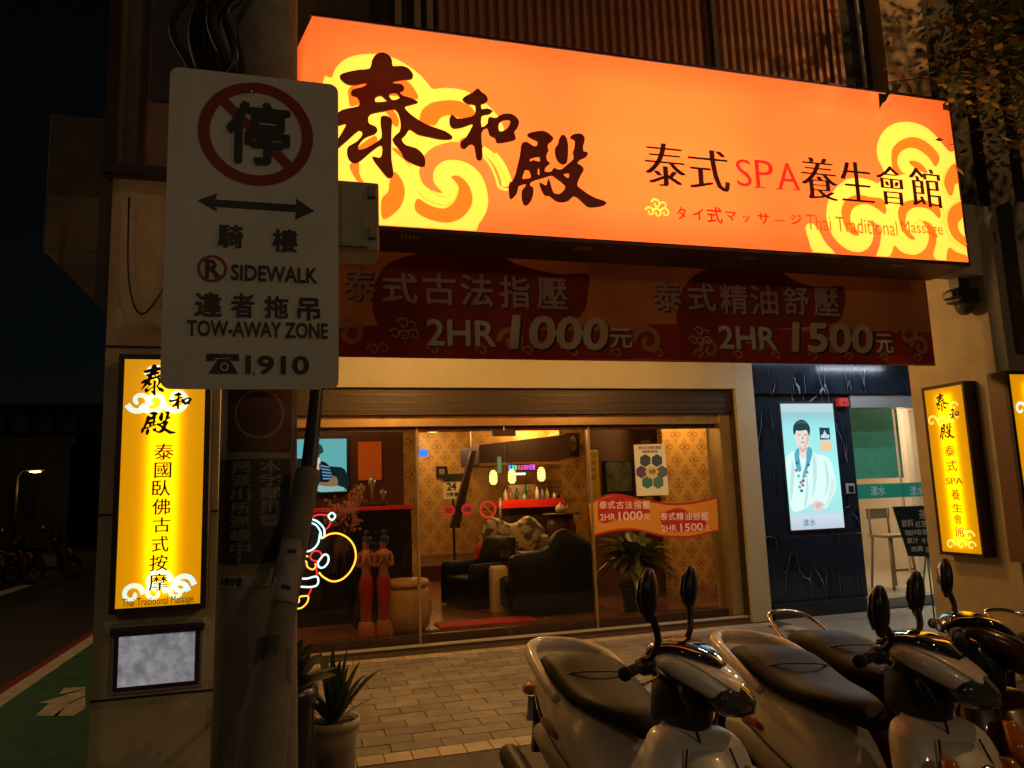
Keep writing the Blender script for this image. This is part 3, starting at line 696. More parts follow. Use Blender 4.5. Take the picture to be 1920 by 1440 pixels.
bpart(lettering('lettering_shadow', FB, sh(L1) + sh(L2), .0035, mat('shadow_print', (.09, .02, .01), .6), None, off=.03)); bpart(lettering('lettering_shadow', FB, sh(L3, 3.5), .0035, BLACK, None, off=.035, shear=.12))
bpart(lettering('lettering', FB, L1, .005, TP, None, off=.016)); bpart(lettering('lettering', FB, L2, .005, TW, None, off=.02)); bpart(lettering('lettering', FB, L3, .0055, TG, None, off=.03, shear=.12))

# ------------------------------------------------------------------ vertical light boxes
YB = backlit('yellow_sheet', lin((255, 170, 6)), .62); WB = backlit('white_print', lin((190, 232, 240)), .85); WBY = backlit('pale_yellow_print', lin((255, 240, 110)), .7)
FRB = mat('light_box_frame', (.045, .022, .014), .45, .3)
def vbox_lamps(root, loc, rot, h):
    l = area('tube_lamp', loc, .17, h, 1.5, (1, .95, .8), rot); l.data.size = .17; reparent(l, root)
# left box, faces the street
F1 = Frame('Y', 4.6)
b1 = thing('vertical_light_box', 'yellow light box on the left pillar, behind the no parking board', 'sign', (-.73, 4.6, 1.05))
X0, X1, Z0, Z1 = -.955, -.528, 1.055, 2.425
reparent(box('frame', X0 - .03, X1 + .03, 4.63, 4.749, Z0 - .03, Z1 + .03, FRB), b1)
for a in ((X0 - .03, X0, 4.598, 4.63, Z0 - .03, Z1 + .03), (X1, X1 + .03, 4.598, 4.63, Z0 - .03, Z1 + .03), (X0, X1, 4.598, 4.63, Z0 - .03, Z0), (X0, X1, 4.598, 4.63, Z1, Z1 + .03)):
    reparent(box('trim', *a, FRB), b1)
reparent(poly('face', F1, [[(X0, Z0), (X1, Z0), (X1, Z1), (X0, Z1)]], 0, YB, None, px=False), b1)
vbox_lamps(b1, (-.74, 4.625, 1.74), (math.radians(-90), 0, 0), 1.25)
sp = []
for px, py, R, a0, tn, hd in ((249,752,.066,PI*1.1,1.15,1),(289,752,.070,PI*1.1,1.15,1),(331,749,.074,PI*1.1,1.15,1),(296,704,.06,PI,.9,-1)):
    a, b = F1.pix(px, py); sp.append((max(a, X0 + R * 1.25), b, R, a0, tn, hd))
reparent(cloud('cloud_pattern', F1, sp, .001, WB, None, .25), b1)
sp = []
for px, py, R in ((247,1126,.058),(290,1128,.058),(332,1126,.058),(296,1092,.07),(342,1098,.062)):
    a, b = F1.pix(px, py); sp.append((a, max(b, Z0 + R * 1.2), R, 0, 1.1, 1))
reparent(cloud('cloud_pattern', F1, sp, .001, WB, None, .25), b1)
reparent(brush_chars('brush_lettering', F1, [('泰', (264,683,322,742)), ('和', (317,735,360,768)), ('殿', (265,771,331,816))], .003, BLACK, None), b1)
reparent(lettering('lettering', F1, [('泰', (290,832,325,862)), ('國', (290,867,321,896)), ('臥', (286,900,319,930)), ('佛', (286,935,319,965)), ('古', (288,970,319,998)), ('式', (285,1005,316,1035)), ('按', (281,1040,314,1070)), ('摩', (280,1075,314,1107))], .003, BLACK, None, thick=.016), b1)
reparent(lettering('lettering', F1, [('Thai Traditional Massage', (229,1119,363,1138))], .003, BLACK, None), b1)
# right box, on the arcade side of the right pillar
XA = 5.42
F2 = Frame('X', XA)
b2 = thing('vertical_light_box', 'yellow light box on the right pillar, turned towards the shop entrance', 'sign', (XA, 5.25, .95))
ya, za = atX(1735, 730, XA); yb, zb_ = atX(1803, 1038, XA)
ya = atX(1750, 880, XA)[0]; yb = atX(1822, 880, XA)[0]
z1_ = atX(1768, 727, XA)[1]; z0_ = atX(1800, 1036, XA)[1]
reparent(box('frame', XA + .03, 5.549, yb - .02, ya + .03, z0_ - .03, z1_ + .03, FRB), b2)
for a in ((XA - .002, XA + .03, ya, ya + .03, z0_ - .03, z1_ + .03), (XA - .002, XA + .03, yb - .02, yb, z0_ - .03, z1_ + .03), (XA - .002, XA + .03, yb, ya, z0_ - .03, z0_), (XA - .002, XA + .03, yb, ya, z1_, z1_ + .03)):
    reparent(box('trim', *a, FRB), b2)
reparent(poly('face', F2, [[(-ya, z0_), (-yb, z0_), (-yb, z1_), (-ya, z1_)]], 0, YB, None, px=False), b2)
reparent(area('tube_lamp', (XA + .025, (ya + yb) / 2, (z0_ + z1_) / 2), .17, 1.3, 1.5, (1, .95, .8), (math.radians(-90), 0, math.radians(-90))), b2)
bx2 = lambda l, t, r, b: (1720 + l / 4.114, 700 + t / 4.114, 1720 + r / 4.114, 700 + b / 4.114)
reparent(brush_chars('brush_lettering', F2, [('泰', bx2(140,150,245,295)), ('和', bx2(245,265,328,360)), ('殿', bx2(170,385,290,510))], .003, BLACK, None), b2)
reparent(lettering('lettering', F2, [(c, bx2(*q)) for c, q in (('泰', (215,555,290,640)), ('式', (230,670,305,755)), ('SPA', (225,805,350,855)), ('養', (265,895,330,975)), ('生', (275,1005,345,1070)), ('會', (285,1090,345,1160)), ('館', (295,1185,360,1260)))], .003, mat('brown_print', (.09, .04, .01), .5), None, thick=.016), b2)
sp = []
for px, py, R in ((1748,790,.055),(1765,792,.055),(1785,785,.06),(1788,762,.045)):
    a, b = F2.pix(px, py); sp.append((a, b, R, 0, 1.0, 1))
for px, py, R in ((1783,1022,.05),(1803,1022,.05),(1822,1024,.045),(1800,1000,.055),(1818,1005,.05)):
    a, b = F2.pix(px, py); sp.append((a, max(b, z0_ + R * 1.2), R, 0, 1.0, 1))
reparent(cloud('cloud_pattern', F2, [s for s in sp], .001, WBY, None, .2), b2)
# third box, on the front of the right pillar, cut by the frame
b3 = thing('vertical_light_box', 'yellow light box on the front of the right pillar at the right picture edge', 'sign', (6.0, 4.65, 1.0))
F3 = Frame('Y', 4.62)
xl = atY(1905, 800, 4.62)[0]; xr = xl + .42; zt = atY(1905, 702, 4.62)[1]; zb3 = zt - 1.45
reparent(box('frame', xl - .03, xr + .03, 4.65, 4.799, zb3 - .03, zt + .03, mat('brown_box_side', (.12, .06, .03), .5)), b3)
for a in ((xl - .03, xl, 4.618, 4.65, zb3 - .03, zt + .03), (xr, xr + .03, 4.618, 4.65, zb3 - .03, zt + .03), (xl, xr, 4.618, 4.65, zb3 - .03, zb3), (xl, xr, 4.618, 4.65, zt, zt + .03)):
    reparent(box('trim', *a, FRB), b3)
reparent(poly('face', F3, [[(xl, zb3), (xr, zb3), (xr, zt), (xl, zt)]], 0, YB, None, px=False), b3)
reparent(area('tube_lamp', ((xl + xr) / 2, 4.645, (zb3 + zt) / 2), .17, 1.3, 1.5, (1, .95, .8), (math.radians(-90), 0, 0)), b3)
reparent(cloud('cloud_pattern', F3, [(xl + .07, zt - .28, .06, 0, 1, 1), (xl + .19, zt - .28, .06, 0, 1, 1), (xl + .31, zt - .27, .06, 0, 1, 1), (xl + .2, zt - .16, .05, 0, 1, 1)], .001, WB, None, .24), b3)
# small pale notice under the left box; sheet emission stands in for reflected light
nt = thing('notice_panel', 'small pale blank notice panel with rounded purple frame under the left light box', 'notice', (-.72, 4.74, .62))
nx0, nz1 = atY(215, 1183, 4.70); nx1, nz0 = atY(374, 1283, 4.70)
reparent(box('backing', nx0 - .02, nx1 + .02, 4.715, 4.749, nz0 - .02, nz1 + .03, mat('grey_plate', (.4, .38, .36), .5), bevel=.01), nt)
reparent(box('frame', nx0, nx1, 4.695, 4.714, nz0, nz1, mat('purple_frame', (.05, .02, .05), .4), bevel=.012), nt)
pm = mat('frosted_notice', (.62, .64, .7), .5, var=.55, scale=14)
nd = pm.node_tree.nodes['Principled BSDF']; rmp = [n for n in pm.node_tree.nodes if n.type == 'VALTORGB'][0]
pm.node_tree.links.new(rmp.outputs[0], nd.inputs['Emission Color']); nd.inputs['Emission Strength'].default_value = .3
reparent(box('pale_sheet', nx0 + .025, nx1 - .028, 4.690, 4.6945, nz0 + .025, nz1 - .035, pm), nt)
reparent(box('frame_hood', nx0 - .015, nx1 + .025, 4.66, 4.694, nz1 - .03, nz1 + .015, mat('purple_frame', (.05, .02, .05), .4), bevel=.01), nt)

# ================================================================== UTILITY POLE, NO PARKING BOARD, CABINET, LEANING POST
POLEM = mat('weathered_pole_concrete', (.24, .21, .17), .85, var=.35, scale=4, bump=.5, bscale=35)
pl = thing('utility_pole', 'round concrete utility pole with posters and bundled cables, carrying the no parking board', 'pole', (-.155, 3.12, 0))
lathe('shaft', [(.165, -.05), (.150, 1.0), (.140, 2.5), (.128, 5.5), (.12, 7.5)], POLEM, pl, 28)
for z in (2.25, 2.95, 3.2): lathe('steel_band', [(.146, z), (.150, z + .004), (.150, z + .026), (.146, z + .03)], mat('band_steel', (.3, .28, .25), .4, .8), pl, 28)
for k, (x, y0_, r) in enumerate(((-.17, -.06, .034), (-.225, .0, .03), (-.13, -.12, .022), (-.27, -.03, .016))):
    tube('cable', [(x + .03, y0_, 3.2), (x - .01, y0_ - .02, 3.36), (x - .03 - .02 * k, y0_, 3.55), (x - .01, y0_, 3.8), (x + .05, y0_ + .02, 4.6)], r, mat('cable_rubber', (.012, .011, .011), .75), pl)
tube('cable', [(-.18, -.14, 3.23), (-.1, -.18, 3.35), (-.14, -.17, 3.55), (-.05, -.16, 3.7), (.0, -.15, 4.2)], .016, BLKPL, pl)
tube('cable', [(-.14, -.02, 2.98), (-.32, .2, 2.84), (-.5, .9, 2.72), (-.72, 1.45, 2.68), (-.8, 1.5, 2.9), (-.82, 1.52, 3.4)], .006, BLKPL, pl)
loft('switch_box', [(3.38, -.16, .07, .05), (3.40, -.16, .09, .07), (3.7, -.16, .09, .07), (3.72, -.16, .07, .05)], mat('grey_steel_box', (.15, .14, .13), .5, .3), pl, 'z', e=6, sub=1)
# poster sleeves wrapped round the pole
def wrap(name, a0, a1, z0, z1, r, m, parent, n=14):
    bm = bmesh.new(); prev = None
    for k in range(n + 1):
        a = a0 + (a1 - a0) * k / n; c = (bm.verts.new((r * math.cos(a), r * math.sin(a), z0)), bm.verts.new((r * math.cos(a), r * math.sin(a), z1)))
        if prev: bm.faces.new((prev[0], c[0], c[1], prev[1]))
        prev = c
    me = bpy.data.meshes.new(name); bm.to_mesh(me); bm.free(); o = mesh_obj(name, me, m, parent)
    for p in me.polygons: p.use_smooth = True
    return o
PB = mat('poster_black', (.035, .03, .02), .5, var=.3, scale=12)
wrap('poster_border', -PI / 2 - 1.15, -PI / 2 + .95, 1.36, 1.775, .151, mat('poster_edge', (.2, .17, .11), .6), pl)
wrap('poster', -PI / 2 - 1.1, -PI / 2 + .9, 1.375, 1.76, .1525, PB, pl)
wrap('red_poster', -PI / 2 - .8, -PI / 2 + .95, 1.79, 2.08, .1515, mat('poster_dull_red', (.11, .035, .025), .6, var=.5, scale=7), pl)
wrap('yellow_strip', -PI / 2 - 1.15, -PI / 2 - .05, 1.335, 1.36, .153, mat('strip_ochre', (.3, .17, .05), .6), pl)
wrap('white_strip', -PI / 2 - 1.15, -PI / 2 + .45, 1.29, 1.335, .153, mat('strip_grey', (.34, .31, .25), .7, var=.4, scale=30), pl)
def wrap_text(name, items, r, m, parent):
    bm = bmesh.new()
    for body, (a0, z1, a1, z0) in items:
        V, P = glyphs(body)
        xs = [p[0] for p in V]; ys = [p[1] for p in V]; ax, bx, ay, by = min(xs), max(xs), min(ys), max(ys)
        for q, (ox, oy) in enumerate(((0, 0), (.03, 0), (-.03, 0), (0, .03), (0, -.03))):
            vs = []; r2 = r + q * .0002
            for x, y in V:
                a = a0 + (a1 - a0) * (x + ox - ax) / (bx - ax); vs.append(bm.verts.new((r2 * math.cos(a), r2 * math.sin(a), z0 + (z1 - z0) * (y + oy - ay) / (by - ay))))
            for p in P:
                try: bm.faces.new([vs[j] for j in p])
                except ValueError: pass
    me = bpy.data.meshes.new(name); bm.to_mesh(me); bm.free(); me['n'] = 1; return mesh_obj(name, me, m, parent)
it = []
for k, ch in enumerate('與派出所連線中'): it.append((ch, (-PI / 2 - .62, 1.752 - k * .05, -PI / 2 - .12, 1.752 - k * .05 - .043)))
for k, ch in enumerate('本字鄰里警'): it.append((ch, (-PI / 2 + .08, 1.752 - k * .05, -PI / 2 + .58, 1.752 - k * .05 - .043)))
it.append(('！', (-PI / 2 - .42, 1.402, -PI / 2 - .34, 1.378)))
for i_ in it: wrap_text('poster_lettering', [i_], .154, mat('poster_cream', (.19, .17, .12), .6), pl)
wrap_text('poster_lettering', [('本里守望', (-PI / 2 - .95, 1.328, -PI / 2 - .3, 1.298))], .1545, BLACK, pl)
bm = bmesh.new()
for k in range(24):
    a = 2 * PI * k / 24
    a2 = 2 * PI * (k + 1) / 24
    def rp_(an, rr): 
        th = -PI / 2 + .05 + rr * math.cos(an) / .152; return (.1528 * math.cos(th), .1528 * math.sin(th), 1.93 + rr * math.sin(an))
    bm.faces.new([bm.verts.new(rp_(a, .085)), bm.verts.new(rp_(a2, .085)), bm.verts.new(rp_(a2, .095)), bm.verts.new(rp_(a, .095))])
bobj('poster_ring', bm, mat('poster_edge', (.2, .17, .11), .6), pl)
# the board
bd = thing('no_parking_board', 'tall white no parking and tow-away board with red ring fixed to the utility pole', 'traffic sign', (-.17, 2.9, 2.01))
FD = Frame('Y', 2.9)
BDM = mat('board_white', (.56, .56, .54), .45, var=.08, scale=3)
x0, x1, z0, z1 = -.485, .142, 2.013, 3.262
bm = bmesh.new(); rr = .035; cor = []
for cx, cz, a0 in ((x1 - rr, z0 + rr, -PI / 2), (x1 - rr, z1 - rr, 0), (x0 + rr, z1 - rr, PI / 2), (x0 + rr, z0 + rr, PI)):
    for k in range(6): cor.append((cx + rr * math.cos(a0 + PI / 2 * k / 5), cz + rr * math.sin(a0 + PI / 2 * k / 5)))
fill_faces(bm, FD, [cor], 0, .004); 
back = [bm.verts.new((u_, 2.904, v_)) for u_, v_ in cor]; bm.faces.new(back)
reparent(bobj('plate', bm, BDM), bd)
BK = mat('board_black', (.022, .02, .016), .5); RD = mat('board_red', (.22, .012, .01), .5)
cu, cv = FD.pix(481, 251); R1 = .2135; R2 = .170
def circ(r, n=48): return [(cu + r * math.cos(2 * PI * k / n), cv + r * math.sin(2 * PI * k / n)) for k in range(n)]
reparent(poly('red_ring', FD, [circ(R1), circ(R2)], .001, RD, None, px=False), bd)
s = .02; d_ = R2 * .707 + .01
reparent(poly('red_slash', FD, [[(cu - d_ - s * .7, cv + d_ - s * .7), (cu - d_ + s * .7, cv + d_ + s * .7), (cu + d_ + s * .7, cv - d_ + s * .7), (cu + d_ - s * .7, cv - d_ - s * .7)]], .0012, RD, None, px=False), bd)
reparent(poly('arrow', FD, [[(370,376),(408,362),(404,374),(556,384),(555,372),(590,396),(553,412),(555,398),(404,388),(408,398)]], .001, BK, None), bd)
reparent(lettering('lettering', FD, [('停', (427,194,541,307)), ('騎', (410,422,455,464)), ('樓', (512,431,557,472)), ('R', (386,488,411,521)), ('SIDEWALK', (434,500,594,528)), ('違', (366,549,415,593)), ('者', (434,551,476,595)), ('拖', (497,556,540,596)), ('吊', (559,560,599,600)), ('TOW-AWAY ZONE', (351,604,614,632)), ('1910', (462,668,578,701))], .002, BK, None, off=.028), bd)
cu2, cv2 = FD.pix(398, 504)
reparent(poly('red_ring', FD, [[(cu2 + .053 * math.cos(2 * PI * k / 32), cv2 + .053 * math.sin(2 * PI * k / 32)) for k in range(32)], [(cu2 + .042 * math.cos(2 * PI * k / 32), cv2 + .042 * math.sin(2 * PI * k / 32)) for k in range(32)]], .001, RD, None, px=False), bd)
reparent(poly('red_slash', FD, [[(cu2 - .034, cv2 + .028), (cu2 - .028, cv2 + .034), (cu2 + .034, cv2 - .028), (cu2 + .028, cv2 - .034)]], .0012, RD, None, px=False), bd)
reparent(poly('telephone_mark', FD, [[(387,663),(448,664),(449,677),(434,677),(431,671),(405,671),(402,677),(387,677)]], .0015, BK, None), bd)
reparent(poly('telephone_mark', FD, [[(408,673),(430,673),(447,701),(391,701)]], .0015, BK, None), bd)
reparent(poly('telephone_dial', FD, [[(421 + 8 * math.cos(k * PI / 8), 688 + 8 * math.sin(k * PI / 8)) for k in range(16)], [(421 + 5.5 * math.cos(k * PI / 8), 688 + 5.5 * math.sin(k * PI / 8)) for k in range(16)]], .0025, BDM, None), bd)
reparent(lettering('maker_mark', FD, [('ABCD', (604,727,631,731))][:0] or [('---', (604,728,631,731))], .001, BK, None), bd)
for px, py in ((472, 172), (478, 700)):
    a, b = FD.pix(px, py); o = reparent(lathe('bolt', [(.0, 0), (.007, 0), (.007, .003), (.003, .005)], CHROME, None, 10), bd)
    o.matrix_parent_inverse = Matrix.Identity(4); o.rotation_euler = (math.radians(90), 0, 0); o.location = (a + .17, -.003, b - 2.01)
reparent(box('bracket', -.2, -.1, 2.9055, 2.98, 2.9, 2.94, mat('band_steel', (.3, .28, .25), .4, .8)), bd)
reparent(box('bracket', -.2, -.1, 2.9055, 2.98, 2.24, 2.28, mat('band_steel', (.3, .28, .25), .4, .8)), bd)
# cabinet
cb = thing('meter_cabinet', 'grey green metal cabinet with hinged lid fixed to the pole, beside the no parking board', 'cabinet', (.16, 3.0, 2.56))
CBM = mat('cabinet_grey_green', (.36, .35, .25), .6, .2, var=.25, scale=6)
cx0 = .02; cxr, czb = atY(712, 470, 2.95); _, czt = atY(700, 340, 2.95)
reparent(box('body', cx0, cxr, 2.96, 3.15, czb, czt, CBM, bevel=.008), cb)
reparent(box('door_leaf', cx0 + .005, cxr - .045, 2.948, 2.959, czb + .012, czt - .012, CBM, bevel=.003), cb)
for z in (czb + .05, czt - .07):
    reparent(box('hinge', cxr - .046, cxr - .012, 2.942, 2.958, z, z + .045, mat('hinge_steel', (.25, .23, .18), .5, .6), bevel=.003), cb)
reparent(box('conduit_base', .03, .1, 3.0, 3.1, czb - .06, czb - .001, BLKPL), cb)
# leaning post
p_top = (*atY(600, 700, 3.1), 3.1); 
lpst = thing('leaning_post', 'slanted grey wrapped post with arrow stickers leaning against the utility pole', 'post', (-.28, 2.35, 0))
def pt(px, py, Y): x, z = atY(px, py, Y); return Vector((x, Y, z))
ptop, pm1, pm2, pbot = pt(598, 690, 3.16), pt(578, 888, 3.02), pt(521, 1180, 2.8), pt(487, 1440, 2.6)
dirb = (pbot - pm2).normalized(); pend = pbot + dirb * (pbot.z / -dirb.z)
def lp3(v): w = v - Vector(lpst.location); return (w.x, w.y, w.z)
tube('steel_rod', [(*lp3(ptop), .026), (*lp3(pt(585, 820, 3.07)), .03), (*lp3(pm1), .032)], .02, BLKPL, lpst, 12)
SLV = mat('grey_sleeve', (.13, .12, .105), .7, var=.3, scale=10, bump=.3)
tube('sleeve', [(*lp3(pm1 + Vector((0, 0, .01))), .046), (*lp3(pt(560, 980, 2.95)), .048), (*lp3(pm2), .056), (*lp3(pbot), .078), (*lp3(pend), .09)], .05, SLV, lpst, 18)
def patch(pa, pb, ra, rb, m, nm, half=.9):
    bm = bmesh.new(); prev = None; d = (pb - pa).normalized(); v = Vector((0, -1, 0)); v = (v - d * v.dot(d)).normalized(); s_ = d.cross(v)
    for k in range(11):
        a = -half + 2 * half * k / 10; n = v * math.cos(a) + s_ * math.sin(a)
        c = (bm.verts.new(lp3(pa + n * ra)), bm.verts.new(lp3(pb + n * rb)))
        if prev: bm.faces.new((prev[0], c[0], c[1], prev[1]))
        prev = c
    bobj(nm, bm, m, lpst, True)
PAP = mat('worn_sticker', (.24, .22, .2), .6, var=.35, scale=25)
patch(pt(549, 1020, 2.92), pt(529, 1135, 2.83), .0515, .056, PAP, 'sticker')
patch(pt(535, 1105, 2.85), pt(533, 1112, 2.845), .0565, .057, BLACK, 'sticker_arrow', .3)
patch(pt(546, 1045, 2.9), pt(545, 1052, 2.89), .0535, .054, BLACK, 'sticker_arrow', .3)
patch(pt(515, 1200, 2.785), pt(508, 1290, 2.72), .0605, .069, mat('dark_tape', (.04, .03, .025), .5), 'tape', 1.2)

# ================================================================== RIGHT HAND SHOP
NB = thing('neighbour_shop', 'dark veined marble shopfront with lit green glass entrance next to the massage shop', 'shop', (7, 8.1, 0))
def nbx(name, x0, x1, y0, y1, z0, z1, m, bevel=0): return reparent(box(name, x0, x1, y0, y1, z0, z1, m, bevel=bevel), NB)
MB = marble('black_marble')
mx0, mx1 = 5.44, atY(1607, 900, 8.15)[0]
sx0, sz1 = atY(1463, 757, 8.15); sx1, _ = atY(1561, 758, 8.15); _, sz0 = atY(1530, 992, 8.15)
# marble slabs around the screen with fine joints
xs_ = [mx0, sx0 - .06, sx1 + .06, mx1]; zs_ = [.16, sz0 - .08, sz1 + .06, 2.72]
for i in range(3):
    for j in range(3):
        nbx('marble_slab', xs_[i] + .002, xs_[i + 1] - .002, 8.16, 8.3, zs_[j] + .002, zs_[j + 1] - .002, MB)
nbx('plinth', mx0, mx1 + .02, 8.0, 8.3, -.005, .158, mat('black_plinth', (.02, .02, .022), .3))
for i in range(4): nbx('lintel_slab', 5.44 + i * .95, 5.44 + (i + 1) * .95 - .004, 8.1, 8.3, 2.722, 3.395, MB)
xg0 = mx1 + .02; xg1 = 9.2; ztop = atY(1640, 765, 8.2)[1]
nbx('door_header', xg0, xg1, 8.15, 8.28, ztop, 2.72, mat('grey_header', (.38, .37, .34), .4, .5))
GG = glass('clear_door_glass', (.88, .95, .9), .8)
xm = atY(1683, 850, 8.2)[0]
nbx('glass_door', xg0, xm, 8.195, 8.205, .12, ztop - .002, GG); nbx('glass_door', xm + .01, xg1, 8.195, 8.205, .12, ztop - .002, GG)
nbx('door_post', xm + .001, xm + .009, 8.18, 8.22, .1, ztop - .002, CHROME)
_, gz1 = atY(1650, 907, 8.18); _, gz0 = atY(1650, 934, 8.18)
nbx('green_band', xg0, xg1, 8.18, 8.19, gz0, gz1, mat('green_film', (.02, .25, .16), .4, emit=(.02, .25, .16), es=.12))
FG = Frame('Y', 8.179)
reparent(lettering('band_lettering', FG, [('漾水', (1632,911,1660,929)), ('漾水', (1706,911,1732,929))], .001, mat('pale_film_print', (.5, .7, .6), .5), None, off=.01), NB)
nbx('sill', xg0, xg1, 8.1, 8.3, .0, .118, mat('grey_sill', (.25, .24, .22), .4))
nbx('room_floor', xg0, 13, 8.31, 12.5, .02, .1, mat('pale_room_floor', (.5, .42, .32), .35))
CRM = mat('cream_room_wall', (.75, .62, .5), .7)
nbx('room_wall', xg0, 13, 12.5, 12.6, .1, 3.2, CRM); nbx('room_wall', xg0 - .02, xg0, 8.31, 12.5, .1, 3.2, CRM)
nbx('room_ceiling', xg0, 13, 8.31, 12.5, 2.95, 3.05, CRM)
ya_ = atY(1700, 850, 10)[0]
nbx('green_curtain', atY(1601, 850, 8.7)[0], atY(1690, 850, 8.7)[0], 8.7, 8.72, 1.62, 2.7, mat('green_sheet', (.14, .45, .32), .6, var=.15, emit=(.14, .45, .32), es=.05))
nbx('room_partition', ya_, ya_ + .12, 10, 12.49, .1, 2.9, CRM)
point('room_lamp', (8.7, 9.3, 2.6), 105, (1, .70, .50), .15)
point('room_lamp', (11.3, 11.2, 2.6), 60, (1, .70, .50), .15)
def tube_light(x, y, z, L_, P, col, lab):
    t = thing('tube_light', lab, 'lamp', (x, y, z), 0, 'cool tube lights under the right arcade ceiling')
    box('housing', -L_ / 2, L_ / 2, -.06, .06, -.03, 0, mat('white_metal', (.7, .7, .68), .4), t)
    tube('tube', [(-L_ / 2 + .03, 0, -.05), (L_ / 2 - .03, 0, -.05)], .016, glow('cool_tube_glow', (.65, .85, 1), 9), t, smooth=1)
    a = area('tube_lamp', (0, 0, -.075), L_, .05, P, col, (0, 0, 0), t)
tube_light(6.5, 7.3, 3.39, 1.2, 24, (.6, .8, 1), 'cool tube light nearest the marble wall'); tube_light(8.2, 6.6, 3.39, 1.2, 20, (.75, .85, 1), 'cool tube light farther right over the grey floor')
# advertising screen
sc_ = thing('advert_screen', 'upright lit advertising screen showing a dark haired man in white, set in black marble', 'screen', (6.3, 8.15, 1.0))
FSn = Frame('Y', 8.148)
reparent(box('bezel', sx0 - .03, sx1 + .03, 8.152, 8.22, sz0 - .03, sz1 + .03, BLKPL), sc_)
gsc = bpy.data.materials.new('screen_picture'); gsc.use_nodes = True; t_ = gsc.node_tree; t_.nodes.clear()
o_ = t_.nodes.new('ShaderNodeOutputMaterial'); e_ = t_.nodes.new('ShaderNodeEmission'); r_ = t_.nodes.new('ShaderNodeValToRGB'); tc_ = t_.nodes.new('ShaderNodeTexCoord'); sp_ = t_.nodes.new('ShaderNodeSeparateXYZ')
t_.links.new(tc_.outputs['Generated'], sp_.inputs[0]); t_.links.new(sp_.outputs[2], r_.inputs[0]); t_.links.new(r_.outputs[0], e_.inputs[0]); t_.links.new(e_.outputs[0], o_.inputs[0])
e_.inputs[1].default_value = 1.0
el = r_.color_ramp.elements
el[0].position = 0; el[0].color = (*lin((190, 205, 222)), 1); el[1].position = 1; el[1].color = (*lin((190, 215, 222)), 1)
for p_, c_ in ((.1, (205, 222, 236)), (.14, (170, 232, 232)), (.4, (165, 250, 248)), (.8, (160, 235, 240)), (.92, (150, 205, 215)), (.94, (188, 214, 220))):
    q_ = el.new(p_); q_.color = (*lin(c_), 1)
reparent(box('picture', sx0, sx1, 8.148, 8.1515, sz0, sz1, gsc), sc_)
CA = lambda pts: cvt(pts, 1455, 750, 5.757)
def art(nm, pts, w, rgb, es=1.0, cv=CA, fr=FSn, root=sc_, sm=3):
    return reparent(poly(nm, fr, [cv(pts)], w, glow('%s_light' % nm, lin(rgb), es), None, smooth=sm), root)
art('shirt', [(240,530),(350,520),(430,580),(560,620),(620,760),(650,950),(590,1080),(540,1170),(480,1160),(420,1190),(380,1120),(300,1180),(170,1190),(130,900),(110,620)], .002, (225, 255, 250))
art('shirt_fold', [(400,560),(440,700),(430,900),(390,1060),(400,900),(395,720)], .003, (190, 235, 232))
art('neck', [(250,440),(340,440),(345,540),(290,640),(240,540)], .004, (238, 225, 215))
art('face', [(205,340),(350,330),(355,430),(320,500),(285,530),(240,500),(210,440)], .005, (240, 222, 212))
art('hair', [(185,360),(185,280),(230,225),(290,215),(345,260),(365,320),(355,390),(340,350),(320,325),(250,335),(215,330),(205,370)], .006, (40, 70, 78))
for a in ([(235,372),(262,368),(262,378),(236,382)], [(295,368),(322,370),(322,380),(296,378)], [(280,385),(292,420),(276,425)], [(268,452),(305,450),(300,462),(272,462)]):
    art('feature', a, .007, (150, 120, 118), sm=0)
art('face_shade', [(330,335),(352,345),(355,430),(322,498),(300,520),(318,440),(325,380)], .0055, (222, 196, 186))
art('neck_shade', [(252,490),(285,530),(318,505),(330,520),(290,570),(250,530)], .0055, (214, 186, 174), sm=2)
art('shirt_fold', [(170,640),(200,760),(190,930),(160,1100),(150,940),(160,780)], .003, (200, 240, 238)); art('shirt_fold', [(520,640),(560,760),(570,900),(520,1040),(545,900),(530,760)], .003, (200, 238, 238))
art('shirt_fold', [(330,800),(350,950),(330,1120),(300,1150),(320,1000)], .003, (208, 244, 240)); art('hair_light', [(215,270),(250,232),(300,235),(330,262),(290,250),(245,255)], .0065, (70, 100, 108))
art('finger', [(430,1130),(470,1105),(478,1112),(440,1140)], .0065, (205, 170, 165)); art('finger', [(430,1155),(480,1130),(484,1138),(440,1165)], .0065, (205, 170, 165))
art('collar_band', [(200,560),(245,520),(250,620),(270,760),(225,760),(200,640)], .006, (90, 175, 195)); art('collar_band', [(345,505),(390,545),(370,660),(330,760),(300,840),(280,830),(320,680),(325,560)], .006, (80, 170, 200))
for i, a in enumerate(((225,680),(215,760),(240,820),(345,700),(330,780),(310,820),(290,870),(265,890),(250,940),(270,980),(285,920))):
    c_ = [(70, 120, 150), (190, 120, 160), (100, 200, 200)][i % 3]
    x, y = a; reparent(poly('garland_bead', FSn, [CA([(x + 18 * math.cos(k * PI / 4), y + 18 * math.sin(k * PI / 4)) for k in range(8)])], .0075 + i * .0002, glow('bead_light%d' % (i % 3), lin(c_), .9), None), sc_)
art('hand', [(385,1120),(440,1090),(520,1120),(500,1160),(470,1200),(430,1190),(400,1160)], .006, (235, 205, 200)); art('arm', [(590,860),(640,900),(600,1040),(540,1150),(490,1165),(560,1060)], .005, (215, 240, 235))
art('badge', [(463,297),(575,300),(585,425),(475,430)], .004, (40, 75, 85), sm=0); art('badge_mark', [(520,325),(545,370),(575,380),(570,415),(485,410),(482,380),(505,370)], .005, (200, 225, 228), sm=0)
art('orange_label', [(468,440),(600,445),(605,545),(480,550)], .004, (240, 205, 165), sm=0)
